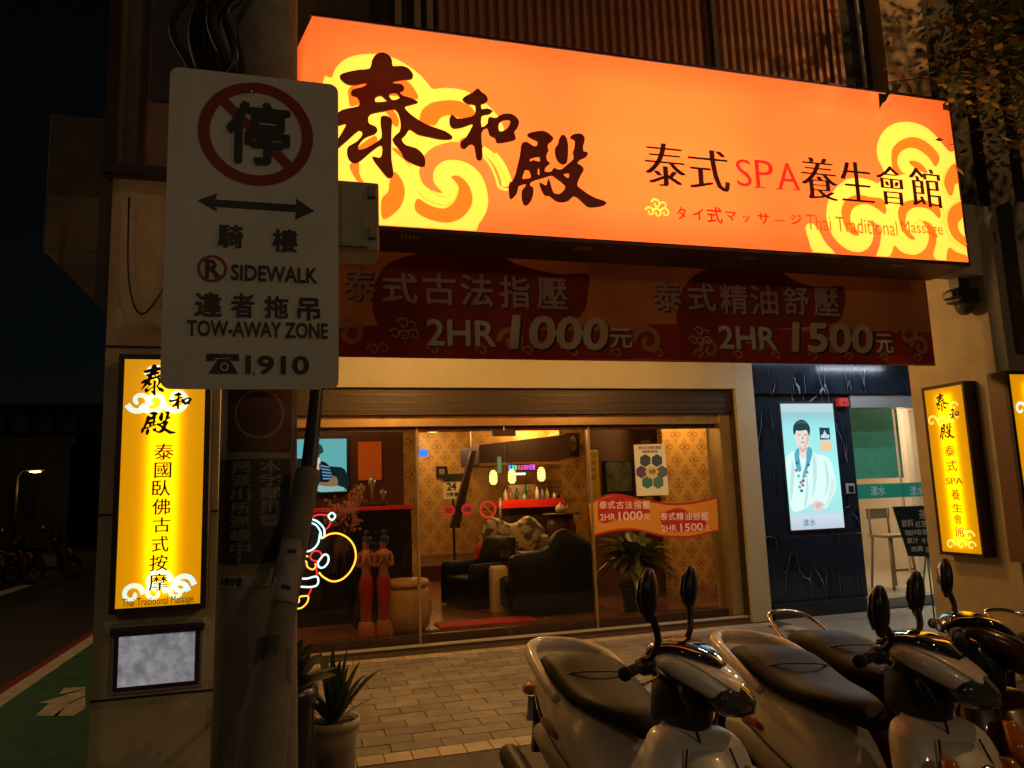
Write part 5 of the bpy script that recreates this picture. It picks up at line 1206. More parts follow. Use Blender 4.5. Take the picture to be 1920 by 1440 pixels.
lathe('pedestal', [(.2, 0), (.06, .05), (.1, ph_ * .3), (.24, ph_ * .6), (.25, ph_ * .8), (.2, ph_ - .03)], mat('dark_brown_top', (.1, .04, .02), .4), pd_, 24); lathe('table_top', [(.3, ph_ - .029), (.31, ph_ - .015), (.3, ph_)], mat('dark_brown_top', (.1, .04, .02), .4), pd_, 24)
tp_ = thing('teapot', 'pale round teapot on the dark pedestal table', 'teapot', (cx_ - .02, 11.95, .09 + ph_ + .001))
lathe('body', [(.04, 0), (.08, .04), (.085, .08), (.05, .13), (.015, .15), (.02, .17), (.005, .18)], mat('cream_china', (.6, .5, .3), .3), tp_, 18); tube('spout', [(.07, 0, .05), (.12, 0, .09), (.14, 0, .13)], .012, mat('cream_china', (.6, .5, .3), .3), tp_)
b0, b1 = at_(952, 934, 13.25), at_(1001, 908, 13.25)
ct_ = thing('gift_box', 'long cream gift box lying behind the bottles on the bar', 'box', (b0[0], 13.3, bz1))
reparent(box('carton', b0[0], b1[0], 13.15, 13.29, bz1 + .001, b1[1], mat('cream_carton', (.62, .52, .33), .6)), ct_); reparent(box('ribbon', b0[0] + .3, b0[0] + .34, 13.145, 13.149, bz1 + .001, b1[1], mat('green_ribbon', (.05, .25, .08), .5)), ct_)
h0_, h1_ = atY(938, 972, 8.15), atY(938, 934, 8.15)
reparent(tube('door_handle', [(h0_[0], 8.15, h0_[1]), (h1_[0], 8.15, h1_[1])], .012, mat('pale_handle', (.75, .7, .6), .3, .5), None, smooth=1), B)
h0_, h1_ = atY(935, 887, 8.15), atY(941, 856, 8.15)
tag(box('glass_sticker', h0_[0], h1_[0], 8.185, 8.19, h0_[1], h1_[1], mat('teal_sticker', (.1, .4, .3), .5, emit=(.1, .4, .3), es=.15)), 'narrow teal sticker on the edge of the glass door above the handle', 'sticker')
# LED text sign
FL = Frame('Y', 12.35)
ld = thing('led_sign', 'small multicoloured LED sign with a white tube over the bar', 'sign', (3.6, 12.4, 2.0))
l0, l1 = FL.pix(953, 884), FL.pix(1003, 869)
reparent(box('case', l0[0], l1[0], 12.36, 12.4, l0[1], l1[1], BLKPL), ld)
for k in range(9):
    c_ = [(.1, .3, 1), (.1, .5, 1), (.1, 1, .3), (1, .05, .1), (.9, .1, .2), (1, .1, .5), (.6, .1, 1), (.8, .1, .9), (1, .1, .9)][k]
    w_ = (l1[0] - l0[0]) / 9; u0 = l0[0] + k * w_
    reparent(lettering('led_digit', FL, [('開運財福店招財旺'[k % 8], (u0 + w_ * .12, l1[1] - .02, u0 + w_ * .9, l0[1] + .02))], .002, glow('led_%d' % k, c_, 2.2), None, px=False, off=.02), ld)
a0, a1 = FL.pix(955, 891), FL.pix(985, 889)
reparent(box('white_tube', a0[0], a1[0], 12.34, 12.37, a0[1], a0[1] + .035, glow('white_tube_light', (.9, .95, 1), 2.5)), ld)
# wall clock
ck = thing('wall_clock', 'dark wooden wall clock with oval pale dial right of the bar', 'clock', (4.6, 13.1, 2.3))
FC = Frame('Y', 13.1); k0, k1 = FC.pix(1064, 857), FC.pix(1085, 812)
reparent(box('case', k0[0], k1[0], 13.1, 13.19, k0[1], k1[1], mat('dark_clock_wood', (.04, .02, .012), .4), bevel=.01), ck)
cu3, cv3 = (k0[0] + k1[0]) / 2, (k0[1] + k1[1]) / 2 + .03
reparent(poly('dial', FC, [[(cu3 + .065 * math.cos(2 * PI * k / 24), cv3 + .15 * math.sin(2 * PI * k / 24)) for k in range(24)]], .004, mat('clock_dial', (.4, .33, .2), .5), None, px=False), ck)
reparent(poly('hand', FC, [[(cu3 - .004, cv3), (cu3 + .004, cv3), (cu3 + .004, cv3 + .1), (cu3 - .004, cv3 + .1)]], .006, BLACK, None, px=False), ck)
reparent(poly('hand', FC, [[(cu3, cv3 - .004), (cu3 + .04, cv3 + .03), (cu3 + .038, cv3 + .036), (cu3, cv3 + .004)]], .007, BLACK, None, px=False), ck)
# hours board "24" in corridor, pictures
hb = thing('hours_board', 'white board reading 24 on a stand in the corridor', 'sign', (2.6, 13.0, .09))
FH = Frame('Y', 13.0); h0, h1 = FH.pix(832, 936), FH.pix(868, 888); h2 = FH.pix(868, 903)
reparent(box('board', h0[0], h1[0], 13.0, 13.03, h0[1], h2[1], mat('cream_board', (.75, .62, .42), .5)), hb)
reparent(box('header', h0[0], h1[0] + .05, 12.99, 13.03, h2[1] + .002, h1[1], mat('black_header', (.02, .015, .015), .5)), hb)
reparent(lettering('lettering', FH, [('24', (838,905,855,919)), ('小時', (837,923,850,931)), ('營業', (852,923,866,931))], .003, BLACK, None, off=.03), hb)
reparent(box('stand', (h0[0] + h1[0]) / 2 - .02, (h0[0] + h1[0]) / 2 + .02, 13.04, 13.08, .096, h0[1], BLKPL), hb); reparent(box('foot', (h0[0] + h1[0]) / 2 - .2, (h0[0] + h1[0]) / 2 + .2, 12.9, 13.2, .0955, .12, BLKPL), hb)
pf = thing('small_picture', 'small black framed picture on the patterned wall above the hours board', 'picture', (3, 15.95, 2))
p0, p1 = atY(818, 895, 15.95), atY(838, 874, 15.95)
reparent(box('frame', p0[0], p1[0], 15.93, 15.99, p0[1], p1[1], BLKPL), pf); reparent(box('print', p0[0] + .06, p1[0] - .06, 15.92, 15.929, p0[1] + .06, p1[1] - .06, mat('grey_print', (.25, .2, .18), .5)), pf)
# blue lit exit glow
bg = tag(box('blue_lamp', *(lambda a, b: (a[0], b[0], 15.2, 15.3, a[1], b[1]))(atY(785, 856, 15.2), atY(803, 842, 15.2)), glow('blue_light', (.05, .22, 1), 1.6), bevel=.02), 'small blue lamp near the corridor ceiling', 'lamp')
point('blue_bulb', (atY(795, 835, 15)[0], 15.0, atY(795, 832, 15)[1]), 2, (.2, .2, 1), .1)
# slanted dark beam in corridor
bm = bmesh.new(); q = [atY(*p, 12.2) for p in ((884, 845), (893, 845), (862, 990), (845, 990))]
a = [bm.verts.new((x, 12.2, z)) for x, z in q]; b_ = [bm.verts.new((x, 12.35, z)) for x, z in q]; bm.faces.new(a); bm.faces.new(b_[::-1])
for k in range(4): bm.faces.new((a[k], a[(k + 1) % 4], b_[(k + 1) % 4], b_[k]))
tag(bobj('slanted_beam', bm, mat('dark_beam', (.05, .025, .015), .5)), 'dark slanted beam crossing the corridor left of the bar', 'beam')
# downlights
for k, (px, py) in enumerate(((807, 821), (819, 834))):
    x, y = atZ(px, py, 2.94); y = min(y, 15.5)
    t = thing('downlight', 'small round ceiling downlight, the %s of two in the corridor' % ['nearer', 'farther'][k], 'lamp', (x, y, 2.945), group='corridor downlights')
    lathe('ring', [(.09, 0), (.09, -.01), (.07, -.015)], mat('white_metal', (.7, .7, .68), .4), t, 16); lathe('lens', [(.07, -.0151), (.05, -.02), (.01, -.021)], glow('downlight_glow', (1, .8, .45), 6), t, 16)
for x, y, z, P in ((1.9, 12.5, 2.75, 55), (.4, 9.4, 2.8, 22), (3.8, 11.5, 2.8, 46), (5.2, 9.1, 2.75, 52), (4.3, 13.6, 2.6, 55), (2.6, 15, 2.7, 55), (2.8, 9.3, 2.8, 12)):
    t = ceiling_lamp(x, y, 2.95, P, 'round ceiling lamp inside the shop ' + {1.9: 'over the corridor entrance', .4: 'over the carved statues', 3.8: 'over the patterned sofa', 5.2: 'over the potted palm', 4.3: 'over the bar', 2.6: 'deepest in the corridor', 2.8: 'just inside the glass doors'}[x], (1, .60, .2), 'ceiling lamps inside the shop')
# stickers on the glass
FX = Frame('Y', 8.19)
def sticker(nm, lab, cx, cy, r, rgb, txt=None):
    t = thing(nm, lab, 'sticker', (0, 8.19, 0)); u_, v_ = FX.pix(cx, cy); R_ = abs(FX.pix(cx + r, cy)[0] - u_)
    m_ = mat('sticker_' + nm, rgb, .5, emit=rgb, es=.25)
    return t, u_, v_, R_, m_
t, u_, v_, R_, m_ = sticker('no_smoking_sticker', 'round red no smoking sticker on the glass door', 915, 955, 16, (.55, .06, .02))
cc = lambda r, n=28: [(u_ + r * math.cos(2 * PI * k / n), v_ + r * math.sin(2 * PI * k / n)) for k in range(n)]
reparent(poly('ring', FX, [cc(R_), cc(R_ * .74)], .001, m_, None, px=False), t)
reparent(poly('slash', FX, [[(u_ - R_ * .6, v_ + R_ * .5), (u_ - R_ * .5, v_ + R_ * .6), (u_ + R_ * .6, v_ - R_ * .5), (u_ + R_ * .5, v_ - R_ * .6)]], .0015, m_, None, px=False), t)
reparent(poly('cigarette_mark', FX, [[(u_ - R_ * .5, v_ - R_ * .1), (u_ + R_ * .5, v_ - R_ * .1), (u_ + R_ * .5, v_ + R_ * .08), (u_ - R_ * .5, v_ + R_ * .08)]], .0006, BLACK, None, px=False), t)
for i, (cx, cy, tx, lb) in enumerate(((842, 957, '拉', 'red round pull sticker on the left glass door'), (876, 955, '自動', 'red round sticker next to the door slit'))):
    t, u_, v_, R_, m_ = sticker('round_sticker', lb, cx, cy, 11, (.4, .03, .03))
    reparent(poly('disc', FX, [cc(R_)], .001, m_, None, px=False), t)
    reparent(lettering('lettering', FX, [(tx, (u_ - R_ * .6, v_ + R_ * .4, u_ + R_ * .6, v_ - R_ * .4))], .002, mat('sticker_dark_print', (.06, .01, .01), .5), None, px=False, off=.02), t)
hp = thing('hexagon_poster', 'cream poster with six coloured hexagons on the right glass pane', 'poster', (3.9, 8.19, 1.8))
q0 = [(1188, 834), (1246, 832), (1254, 928), (1194, 930)]
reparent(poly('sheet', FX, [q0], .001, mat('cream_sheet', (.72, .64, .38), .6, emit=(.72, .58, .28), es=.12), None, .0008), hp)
C8 = lambda pts: cvt(pts, 1080, 760, 3.429)
for i, (cx, cy, rgb) in enumerate(((445,355,(.05,.09,.12)),(520,355,(.06,.08,.12)),(420,428,(.14,.07,.12)),(552,428,(.1,.16,.14)),(458,495,(.05,.22,.2)),(528,495,(.1,.22,.18)))):
    pts = [(cx + 38 * math.cos(PI / 6 + k * PI / 3), cy + 42 * math.sin(PI / 6 + k * PI / 3)) for k in range(6)]
    reparent(poly('hexagon', FX, [C8(pts)], .002 + i * .0002, mat('hexagon_%d' % i, rgb, .5), None), hp)
pts = [(487 + (38 + 8 * math.cos(6 * a_)) * math.cos(a_), 428 + (38 + 8 * math.cos(6 * a_)) * math.sin(a_)) for a_ in [2 * PI * k / 36 for k in range(36)]]
reparent(poly('flower', FX, [C8(pts)], .004, mat('flower_cream', (.75, .62, .3), .5), None), hp)
reparent(lettering('lettering', FX, [('泰式古法養生會館', (1197,836,1239,842)), ('服務項目', (1204,844,1232,849)), ('油壓', (1216,880,1229,888))], .005, mat('poster_brown_print', (.2, .12, .04), .5), None, off=.01), hp)
# price ribbon on the glass
rb = thing('price_ribbon', 'wavy orange and red price sticker running across the right glass pane', 'sticker', (4.1, 8.19, 1.3))
C9 = lambda pts: cvt(pts, 1100, 920, 7.68)
top = [(30,175),(120,140),(300,70),(450,60),(600,85),(750,125),(950,160),(1150,190),(1300,195),(1500,180),(1700,140),(1870,100)]
bot = [(1900,570),(1700,620),(1500,660),(1300,665),(1100,650),(900,600),(700,560),(500,560),(300,590),(80,650)]
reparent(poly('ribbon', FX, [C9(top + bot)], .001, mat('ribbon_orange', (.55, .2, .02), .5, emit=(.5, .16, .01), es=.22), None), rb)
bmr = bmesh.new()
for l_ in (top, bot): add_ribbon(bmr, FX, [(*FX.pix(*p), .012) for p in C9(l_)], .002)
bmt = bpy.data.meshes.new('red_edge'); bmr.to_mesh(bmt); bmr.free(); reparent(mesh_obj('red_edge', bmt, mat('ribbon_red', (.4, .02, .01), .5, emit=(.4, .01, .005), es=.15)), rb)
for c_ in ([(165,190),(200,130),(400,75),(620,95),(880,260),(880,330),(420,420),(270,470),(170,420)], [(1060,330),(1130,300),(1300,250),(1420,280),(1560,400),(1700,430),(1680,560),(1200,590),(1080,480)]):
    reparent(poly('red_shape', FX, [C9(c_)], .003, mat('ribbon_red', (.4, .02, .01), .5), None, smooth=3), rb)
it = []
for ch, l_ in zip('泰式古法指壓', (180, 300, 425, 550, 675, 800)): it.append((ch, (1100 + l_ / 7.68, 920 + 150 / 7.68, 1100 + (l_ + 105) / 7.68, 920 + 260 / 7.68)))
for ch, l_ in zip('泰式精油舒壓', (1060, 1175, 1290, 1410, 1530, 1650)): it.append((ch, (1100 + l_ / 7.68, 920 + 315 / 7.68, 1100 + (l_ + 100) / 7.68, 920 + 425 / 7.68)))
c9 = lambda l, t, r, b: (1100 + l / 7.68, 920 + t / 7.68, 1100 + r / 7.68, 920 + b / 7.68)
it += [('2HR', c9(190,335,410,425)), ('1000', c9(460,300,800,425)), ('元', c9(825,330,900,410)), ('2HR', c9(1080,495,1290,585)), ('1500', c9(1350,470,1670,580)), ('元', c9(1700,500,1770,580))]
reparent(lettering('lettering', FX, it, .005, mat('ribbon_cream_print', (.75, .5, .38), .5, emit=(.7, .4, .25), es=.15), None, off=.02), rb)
# framed photo on partition, gold scroll
fp = thing('framed_photo', 'dark framed photograph on the brown partition left of the hexagon poster', 'picture', (3.9, 10.15, 1.9))
p0, p1 = atY(1136, 926, 10.15), atY(1186, 862, 10.15)
reparent(box('frame', p0[0], p1[0], 10.15, 10.19, p0[1], p1[1], BLKPL, bevel=.006), fp); reparent(box('print', p0[0] + .03, p1[0] - .03, 10.143, 10.149, p0[1] + .03, p1[1] - .03, mat('dim_photo', (.12, .13, .12), .3, var=.8, scale=6)), fp)
p0, p1 = atY(1106, 940, 10.1), atY(1121, 842, 10.1)
gs = thing('gold_scroll', 'narrow gold scroll hanging beside the door post', 'scroll', (p0[0], 10.1, p0[1]))
reparent(box('sheet', p0[0], p1[0], 10.1, 10.11, p0[1], p1[1], mat('gold_leaf', (.6, .42, .04), .4, .4, var=.3, scale=20)), gs)
reparent(lettering('lettering', Frame('Y', 10.1), [(c_, (1108, 848 + k * 14, 1118, 858 + k * 14)) for k, c_ in enumerate('招財進寶')], .002, mat('scroll_ink', (.15, .06, .01), .5), None), gs)
reparent(tube('roller', [(p0[0] - .01, 10.1, p1[1] + .01), (p1[0] + .01, 10.1, p1[1] + .01)], .012, BRONZE, None, smooth=1), gs)
# potted palm behind right pane
def leaf_mesh(bm, base_, tip, w, rnd, droop=.15, n=6):
    base_, tip = Vector(base_), Vector(tip); d = tip - base_; side = d.cross(Vector((0, 0, 1)))
    if side.length < 1e-4: side = Vector((1, 0, 0))
    side.normalize(); side = (side + Vector((0, 0, rnd.uniform(-.4, .4)))).normalized(); prev = None
    for k in range(n + 1):
        t = k / n; c = base_ + d * t + Vector((0, 0, -droop * d.length * t * t + droop * d.length * t * .6)); hw = w * math.sin(PI * min(1, t * .92 + .06)) ** .8
        m1 = c - Vector((0, 0, hw * .25))
        row = (bm.verts.new(c + side * hw), bm.verts.new(m1), bm.verts.new(c - side * hw))
        if prev:
            for j in range(2): bm.faces.new((prev[j], prev[j + 1], row[j + 1], row[j]))
        prev = row
rnd = random.Random(11)
pp = thing('potted_palm', 'bushy dark green potted plant behind the right glass pane', 'plant', (at_(1190, 1100, 8.9)[0], 8.9, .095))
lathe('pot', [(.15, 0), (.2, .3), (.21, .34), (.19, .345)], BLKPL, pp, 20)
LFM = mat('palm_leaf', (.13, .16, .05), .4, var=.4, scale=9)
for k in range(90):
    bm = bmesh.new(); a = rnd.uniform(0, 2 * PI); R_ = rnd.uniform(.2, .66); h = rnd.uniform(.6, 1.18) - R_ * .35
    leaf_mesh(bm, (math.cos(a) * .05, math.sin(a) * .05, .55 + rnd.uniform(0, .25)), (math.cos(a) * R_, max(-.5, min(.5, math.sin(a) * R_ * .9)), h), rnd.uniform(.045, .085), rnd, .4)
    bobj('leaf', bm, LFM, pp, True)
bm = bmesh.new()
for k in range(5): addtube(bm, [(0, 0, .33), (rnd.uniform(-.05, .05), rnd.uniform(-.05, .05), .6)], .012, 6, 1)
bobj('stem', bm, mat('stem_brown', (.1, .06, .03), .8), pp)

# ================================================================== POTTED PLANTS ON THE PAVEMENT
def pot_plant(x, y, r, h, m, lab, nl, seed, leafm, up_=.4, spread=.28, wid=.03):
    rnd = random.Random(seed); t = thing('potted_plant', lab, 'plant', (x, y, .003))
    lathe('pot', [(r * .72, 0), (r * .78, .01), (r * .9, h * .8), (r * .93, h * .86), (r * 1.02, h * .88), (r * 1.02, h), (r * .92, h), (r * .88, h - .02)], m, t, 28)
    lathe('soil', [(.01, h - .03), (r * .86, h - .03), (r * .86, h - .02), (.01, h - .015)], mat('soil', (.03, .02, .015), .9), t, 20)
    for k in range(nl):
        a = 2 * PI * k / nl * 2.4 + rnd.uniform(-.3, .3); R_ = spread * rnd.uniform(.3, 1.15); hh = h + up_ * rnd.uniform(.25, 1.0) * (1.15 - R_ / spread * .4)
        bm = bmesh.new(); leaf_mesh(bm, (math.cos(a) * .02, math.sin(a) * .02, h - .03), (math.cos(a) * R_, math.sin(a) * R_, hh), wid * rnd.uniform(.7, 1.2), rnd, .35, 7)
        bobj('leaf', bm, leafm, t, True)
    return t
LG = mat('lily_leaf', (.05, .085, .02), .35, var=.4, scale=9)
pot_plant(.19, 4.62, .15, .36, mat('white_glazed_pot', (.42, .36, .26), .4, var=.2, scale=6), 'spiky leaved plant in a pale tapered pot on the kerb tiles', 38, 4, LG, .46, .27, .02)
pot_plant(-.07, 4.35, .17, .62, mat('black_glazed_pot', (.02, .016, .014), .3), 'dark broad leaved plant in a tall black pot beside the pole', 34, 8, mat('dark_round_leaf', (.03, .04, .018), .35, var=.4, scale=9), .34, .24, .045)

# ================================================================== SCOOTERS
def scooter(x, y, heading, lab, body_rgb, seat_rgb, accent=None, steer=0.0, rail='body', scale=1.0, lean=-.1, mir=(1, 1)):
    t = thing('parked_scooter', lab, 'scooter', (x, y, 0), heading, 'scooters parked in a row in front of the shop')
    nm = lab.split()[0] + lab.split()[1]
    BP = mat('scooter_paint_' + nm, tuple(min(.85, c * 1.2) for c in body_rgb), .34, var=.2, scale=4, coat=.5)
    t.scale = (scale,) * 3
    SM = mat('scooter_seat_' + nm, tuple(c * .25 for c in seat_rgb), .5, var=.3, scale=9, bump=.15, bscale=260, spec=.16)
    t.rotation_euler = (lean, 0, heading)
    body = loft('rear_body', [(-.93, .78, .02, .015), (-.90, .77, .08, .045), (-.80, .73, .145, .09), (-.62, .67, .175, .14), (-.4, .60, .19, .19), (-.15, .52, .175, .2), (.0, .42, .15, .16), (.06, .34, .12, .08)], BP, t, 'x', 28, 2.6)
    loft('side_panel', [(-.7, .52, .182, .06), (-.5, .5, .205, .1), (-.2, .42, .2, .1), (-.02, .34, .17, .05)], mat('panel_' + nm, tuple(c * .55 for c in body_rgb), .35), t, 'x', 24, 2.6)
    s_ = loft('seat', [(-.80, .80, .05, .02), (-.77, .815, .12, .045), (-.68, .83, .175, .06), (-.52, .835, .20, .065), (-.38, .80, .20, .06), (-.26, .775, .19, .055), (-.1, .765, .16, .05), (.02, .755, .105, .045), (.09, .73, .06, .03), (.11, .72, .01, .01)], SM, t, 'x', 28, 2.7)
    bm = bmesh.new(); addtube(bm, [(-.40, .171, .842), (-.36, .1, .862), (-.34, 0, .868), (-.36, -.1, .862), (-.40, -.171, .842)], .004, 6, 4)
    sm = bobj('seam', bm, mat('seat_piping', (.06, .05, .04), .5), s_, True)
    if rail == 'body':
        bm = bmesh.new(); addtube(bm, [(-.36, .215, .745, .018), (-.5, .222, .80, .026), (-.72, .205, .865, .03), (-.87, .13, .885, .034), (-.915, 0, .888, .038), (-.87, -.13, .885, .034), (-.72, -.205, .865, .03), (-.5, -.222, .80, .026), (-.36, -.215, .745, .018)], .03, 12, 6)
        bobj('grab_rail', bm, BP, t, True)
        bm = bmesh.new()
        for sd in (-1, 1): addtube(bm, [(-.62, sd * .17, .78), (-.64, sd * .205, .83)], .02, 8, 1)
        bobj('rail_mount', bm, BLKPL, t, True)
    else:
        tube('grab_rail', [(-.55, .17, .76), (-.75, .17, .84), (-.92, .13, .93), (-.95, 0, .95), (-.92, -.13, .93), (-.75, -.17, .84), (-.55, -.17, .76)], .011, CHROME, t, 8, 6)
    loft('tail_light', [(-.955, .70, .03, .012), (-.94, .69, .09, .03), (-.90, .68, .12, .04), (-.86, .68, .12, .03)], mat('red_lens', (.35, .01, .01), .12, coat=1), t)
    for sd in (-1, 1): loft('rear_turn_signal', [(-.90, .68, .02, .02, sd * .14), (-.87, .68, .035, .03, sd * .15), (-.82, .68, .02, .02, sd * .15)], mat('amber_lens', (.5, .16, .01), .15, coat=1), t, sub=2)
    box('number_plate', -.975, -.97, -.11, .11, .50, .62, mat('plate_white', (.6, .6, .56), .4), t); box('mudguard', -.965, -.93, -.08, .08, .36, .66, BLKPL, t)
    # underbone, floor, front
    loft('floor_board', [(-.05, .29, .15, .04), (.1, .28, .17, .035), (.35, .28, .17, .035), (.45, .34, .15, .05)], BLKPL, t, 'x', 20, 4)
    box('rubber_mat', .0, .38, -.13, .13, .316, .322, RUBBER, t)
    loft('leg_shield', [(.26, .44, .12, .05), (.36, .47, .2, .055), (.50, .475, .225, .065), (.64, .445, .215, .075), (.76, .40, .19, .075), (.81, .37, .15, .06), (.825, .36, .10, .03)], BP, t, 'z', 28, 3.4)
    for sd in (-1, 1): tube('panel_gap', [(.545, sd * .10, .45), (.54, sd * .125, .56), (.525, sd * .12, .66), (.48, sd * .085, .78)], .004, BLKPL, t, 6)
    loft('front_badge', [(.66, .633, .03, .008), (.70, .612, .035, .008), (.73, .585, .02, .008)], CHROME, t, 'z', 14, 2.2)
    loft('inner_panel', [(.36, .405, .13, .03), (.55, .40, .16, .03), (.72, .36, .14, .03), (.84, .325, .09, .03)], mat('inner_' + nm, tuple(c * .35 for c in body_rgb), .5), t, 'z', 20, 3)
    loft('front_cowl', [(.38, .56, .07, .05), (.47, .60, .12, .08), (.57, .575, .14, .09), (.68, .51, .12, .07), (.77, .45, .07, .04)], BP, t, 'z', 24, 2.4)
    loft('horn_grille', [(.52, .672, .045, .01), (.55, .68, .055, .012), (.59, .672, .045, .012)], BLKPL, t, 'z', 16, 2.2)
    for sd in (-1, 1): loft('front_turn_signal', [(.60, .60, .018, .02, sd * .12), (.66, .60, .038, .03, sd * .135), (.74, .55, .02, .025, sd * .12)], mat('amber_lens', (.5, .16, .01), .15, coat=1), t, 'z', 14)
    # handlebar head
    hd = bpy.data.objects.new('handlebar', bpy.data.meshes.new('handlebar')); COL.objects.link(hd); hd.parent = t
    bm = bmesh.new(); addtube(bm, [(-.10, .33, .10), (-.07, .22, .11), (0, .1, .04), (0, -.1, .04), (-.07, -.22, .11), (-.10, -.33, .10)], .012, 8, 4)
    addtube(bm, [(.06, 0, -.14), (0, 0, .04)], .025, 10, 1); bm.to_mesh(hd.data); bm.free(); hd.data.materials.append(BLKPL)
    hd.location = (.30, 0, .92); hd.rotation_euler = (0, 0, steer)
    H = lambda nm_, secs, m_, ax='x', sub=4, e=2.4: loft(nm_, secs, m_, hd, ax, 24, e, sub)
    H('head_cover', [(-.10, .115, .07, .02), (-.06, .125, .13, .035), (.0, .115, .18, .05), (.09, .085, .175, .06), (.18, .04, .125, .055), (.235, .0, .06, .03), (.25, -.01, .01, .01)], BP)
    H('steering_shroud', [(-.10, -.02, .05, .09), (-.06, .0, .10, .12), (.02, -.01, .13, .13), (.08, -.04, .10, .10), (.11, -.06, .04, .04)], BLKPL)
    H('rim_trim', [(.02, .145, .155, .014), (.10, .12, .15, .016), (.19, .07, .11, .016), (.24, .03, .05, .012)], BP)
    H('headlight', [(.10, .03, .10, .055), (.17, .02, .145, .062), (.225, .01, .10, .05), (.262, -.005, .03, .02)], mat('headlight_lens', (.05, .05, .048), .04, coat=1))
    H('dashboard', [(-.125, .125, .06, .02), (-.09, .155, .125, .025), (.0, .168, .145, .025), (.09, .15, .12, .022), (.15, .11, .05, .02)], mat('gauge_glass', (.015, .015, .016), .06, coat=1))
    for sd in (-1, 1):
        bm = bmesh.new(); addtube(bm, [(-.085, sd * .21, .112), (-.10, sd * .34, .10)], .019, 12, 1); addtube(bm, [(-.10, sd * .338, .10), (-.101, sd * .352, .099)], .024, 12, 1); bobj('grip', bm, RUBBER, hd, True)
        H('switch_box', [(-.11, .11, .03, .025, sd * .19), (-.08, .11, .04, .035, sd * .19), (-.05, .11, .03, .025, sd * .19)], BLKPL, sub=1)
        tube('brake_lever', [(-.05, sd * .19, .10), (-.02, sd * .24, .09), (-.04, sd * .34, .075)], .006, CHROME, hd, 6)
        ms_ = mir[0] if sd < 0 else mir[1]
        if not ms_: continue
        mr = tube('mirror_stalk', [(-.06, sd * .2, .13, .011), (-.03, sd * .215, .13 + .07 * ms_, .012), (-.04, sd * .24, .13 + .14 * ms_, .014), (-.05, sd * .26, .31 - .2 * (1 - ms_), .013)], .01, BLKPL, hd, 8)
        bm = bmesh.new(); addloft(bm, cr([(.27, -.05, .012, .01, sd * .265), (.29, -.05, .032, .018, sd * .27), (.34, -.05, .056, .028, sd * .275), (.40, -.05, .052, .026, sd * .28), (.44, -.05, .028, .014, sd * .28), (.45, -.05, .006, .004, sd * .28)], 4), 'z', 20, 2.3)
        mh = bobj('mirror', bm, BLKPL, hd, True); mh.location = (0, 0, -.2 * (1 - ms_))
        bm = bmesh.new(); addloft(bm, [(.295, -.07, .03, .006, sd * .272), (.34, -.08, .046, .006, sd * .275), (.40, -.078, .042, .006, sd * .28), (.43, -.066, .02, .004, sd * .28)], 'z', 16, 2.3)
        mg_ = bobj('mirror_glass', bm, CHROME, hd, True); mg_.location = (0, 0, -.2 * (1 - ms_))
    # wheels, fender, fork, engine
    for wx, nmw in ((.66, 'front'), (-.58, 'rear')):
        bm = bmesh.new(); n = 32; prev = None; first = None
        for k in range(n):
            a = 2 * PI * k / n; c = Vector((wx + .20 * math.cos(a), 0, .252 + .20 * math.sin(a))); r = Vector((math.cos(a), 0, math.sin(a)))
            ring = [bm.verts.new(c + r * .05 * math.cos(b) + Vector((0, .048 * math.sin(b), 0))) for b in [2 * PI * j / 10 for j in range(10)]]
            if prev:
                for j in range(10): bm.faces.new((prev[j], prev[(j + 1) % 10], ring[(j + 1) % 10], ring[j]))
            else: first = ring
            prev = ring
        for j in range(10): bm.faces.new((prev[j], prev[(j + 1) % 10], first[(j + 1) % 10], first[j]))
        wo = bobj('tyre', bm, RUBBER, t, True)
        bm = bmesh.new(); addtube(bm, [(wx, -.035, .252), (wx, .035, .252)], .05, 12, 1)
        for k in range(5): a = 2 * PI * k / 5; addtube(bm, [(wx, 0, .252), (wx + .16 * math.cos(a), 0, .252 + .16 * math.sin(a))], .014, 6, 1)
        bobj('rim', bm, mat('rim_alloy', (.3, .3, .3), .35, .8), wo, True)
    bm = bmesh.new(); prev = None
    for k in range(11):
        a = math.radians(20 + k * 14); r0 = .275; row = [bm.verts.new((.66 + (r0 + dz) * math.cos(a), dy, .252 + (r0 + dz) * math.sin(a))) for dy, dz in ((-.07, -.05), (-.06, 0), (-.025, .02), (.025, .02), (.06, 0), (.07, -.05))]
        if prev:
            for j in range(5): bm.faces.new((prev[j], prev[j + 1], row[j + 1], row[j]))
        prev = row
    bobj('front_fender', bm, BP, t, True)
    bm = bmesh.new()
    for sd in (-1, 1): addtube(bm, [(.66, sd * .075, .252), (.52, sd * .06, .56)], .018, 8, 1)
    bobj('fork', bm, mat('fork_metal', (.2, .2, .2), .4, .8), t, True)
    loft('engine', [(-.7, .27, .07, .05), (-.5, .29, .1, .09), (-.2, .28, .1, .09), (-.1, .28, .07, .05)], mat('engine_metal', (.08, .08, .08), .5, .5), t)
    bm = bmesh.new(); addtube(bm, [(-.15, -.16, .24, .02), (-.4, -.19, .24, .04), (-.6, -.21, .3, .055), (-.88, -.22, .36, .055), (-.92, -.22, .365, .03)], .05, 14, 4); bobj('exhaust', bm, mat('exhaust_metal', (.04, .036, .03), .5, .5), t, True)
    tube('kick_stand', [(-.2, .12, .22), (-.16, .2, .015)], .012, CHROME, t, 8, 1)
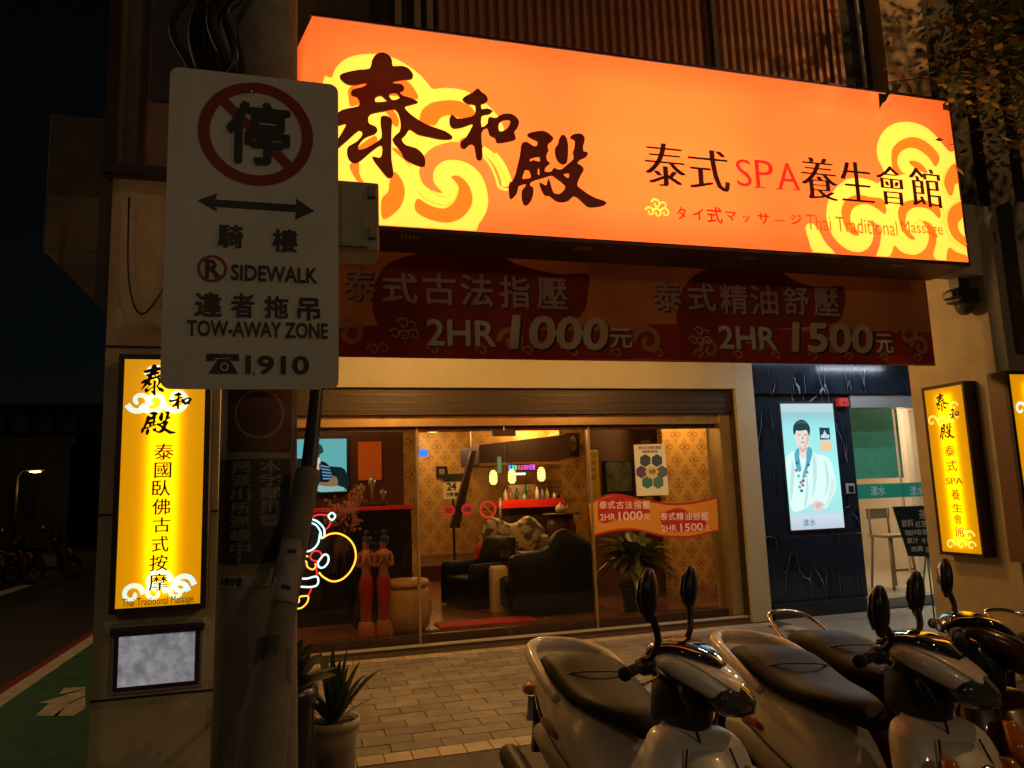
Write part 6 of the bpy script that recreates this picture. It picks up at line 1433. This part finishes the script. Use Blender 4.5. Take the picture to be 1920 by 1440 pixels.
    for sd in (-1, 1):
        tube('panel_gap', [(-.86, sd * .125, .70), (-.65, sd * .182, .63), (-.4, sd * .197, .55), (-.15, sd * .18, .47)], .0035, BLKPL, t, 6)
        o_ = loft('decal', [(-.60, .60, .004, .014, sd * .184), (-.5, .60, .006, .022, sd * .1935), (-.38, .585, .004, .012, sd * .194)], mat('decal_' + nm, (.35, .03, .02) if body_rgb[0] > .2 else (.4, .35, .2), .4), t, sub=2)
    tube('brake_cable', [(.28, -.12, 1.04), (.40, -.10, .98), (.46, -.05, .86), (.44, 0, .76)], .005, BLKPL, t, 6)
    tube('brake_cable', [(.26, .14, 1.04), (.37, .12, .96), (.42, .06, .84)], .005, BLKPL, t, 6)
    if accent:
        for sd in (-1, 1): loft('accent_stripe', [(-.72, .70, .006, .012, sd * .172), (-.5, .68, .008, .016, sd * .190), (-.25, .62, .006, .012, sd * .187)], mat('accent_' + nm, accent, .3), t, sub=2)
    return t
hd_ = -PI / 2
scooter(1.19, 2.80, hd_ + .06, 'silver white scooter nearest the camera, with worn dark brown seat', (.6, .56, .5), (.06, .038, .022), steer=.75, scale=.96, lean=-.11)
scooter(2.02, 2.58, hd_ + .0, 'cream white scooter second from the left with black seat', (.6, .53, .43), (.03, .024, .018), steer=.6, scale=.96, lean=-.1, mir=(.55, .75))
scooter(2.53, 2.82, hd_ + .03, 'dark maroon scooter with chrome rail, third from the left', (.05, .012, .012), (.07, .035, .018), accent=(.4, .16, .04), rail='chrome', steer=.9, scale=.95, lean=-.1, mir=(0, .8))
scooter(3.55, 2.35, hd_ + .08, 'tan scooter with chrome rail at the right picture edge', (.46, .26, .11), (.03, .025, .02), rail='chrome', steer=.1, scale=.95, mir=(0, 0))
# far scooters on the side street
src = [o for o in bpy.data.objects if o.name.startswith('parked_scooter') and o.parent is None][2]
def copy_tree(o, parent=None):
    c = o.copy(); COL.objects.link(c); c.parent = parent
    for ch in o.children: copy_tree(ch, c)
    return c
for k, (x, y, rz) in enumerate(((-6.1, 18.5, .5), (-5.6, 19.5, .6), (-6.6, 17.5, .4))):
    c = copy_tree(src); c.location = (x, y, 0); c.rotation_euler = (0, 0, rz); c['group'] = 'scooters parked down the dark side street'
    c['label'] = ['dark scooter in the middle of three down the side street', 'dark scooter farthest of three down the side street', 'dark scooter nearest of three down the side street'][k]

# ================================================================== TREE (upper right)
rnd = random.Random(21)
tr = thing('street_tree', 'leafy tree reaching in from the upper right, dim in the night', 'tree', (6.6, 3.2, 0))
bmT = bmesh.new(); addtube(bmT, [(0, 0, -.02, .16), (.05, .02, 1.5, .13), (0, .1, 3, .11), (-.1, .15, 4.4, .08), (-.15, .1, 6, .04)], .1, 12, 4)
bobj('trunk', bmT, mat('tree_bark', (.09, .07, .05), .9, var=.4, bump=.6), tr, True)
bmB = bmesh.new(); tips = []
for k in range(30):
    px, py = rnd.uniform(1790, 2020), rnd.uniform(-120, 300)
    if px < 1850 and py > 170: py = rnd.uniform(-60, 150)
    Y = rnd.uniform(3.5, 4.5); x, z = atY(px, py, Y)
    p0 = Vector((-.05, .1, rnd.uniform(3.4, 5.4))); p2 = Vector((x - 6.6, Y - 3.2, z)); p1 = p0.lerp(p2, .55) + Vector((0, 0, .25))
    addtube(bmB, [(*p0, .03), (*p1, .016), (*p2, .005)], .01, 6, 4); tips += [p1.lerp(p2, .35), p1.lerp(p2, .7), p2]
for px, py, Y in ((1665, 150, 4.1), (1700, 125, 4.1), (1740, 110, 4.2), (1680, 160, 4.1)):
    x, z = atY(px, py, Y); tips.append(Vector((x - 6.6, Y - 3.2, z)))
x, z = atY(1660, 155, 4.1); addtube(bmB, [(-.1, .15, 4.2, .03), (-1.0, .6, 4.6, .015), (x - 6.6, .9, z, .004)], .01, 6, 4)
bobj('branch', bmB, mat('tree_bark', (.09, .07, .05), .9), tr, True)
bmL = bmesh.new()
for ti, tpt in enumerate(tips):
    thin = ti >= len(tips) - 4
    for k in range(3 if thin else 55):
        sg_ = .05 if thin else .15
        c = tpt + Vector((rnd.gauss(0, sg_), rnd.gauss(0, sg_), rnd.gauss(0, sg_ * .9))); a = rnd.uniform(0, 2 * PI); l_ = rnd.uniform(.05, .10)
        d = Vector((math.cos(a), math.sin(a), rnd.uniform(-.9, .1))).normalized() * l_; s_ = d.cross(Vector((rnd.uniform(-.6, .6), rnd.uniform(-.6, .6), 1))).normalized() * l_ * .3
        bmL.faces.new([bmL.verts.new(c), bmL.verts.new(c + d * .5 + s_), bmL.verts.new(c + d), bmL.verts.new(c + d * .5 - s_)])
me = bpy.data.meshes.new('foliage'); bmL.to_mesh(me); bmL.free(); o = mesh_obj('foliage', me, mat('tree_leaf', (.06, .10, .025), .5, var=.4, scale=3), tr); o['kind'] = 'stuff'
print('objects', len(bpy.data.objects), 'bricks', nb, 'tris', sum(len(m.polygons) for m in bpy.data.meshes))
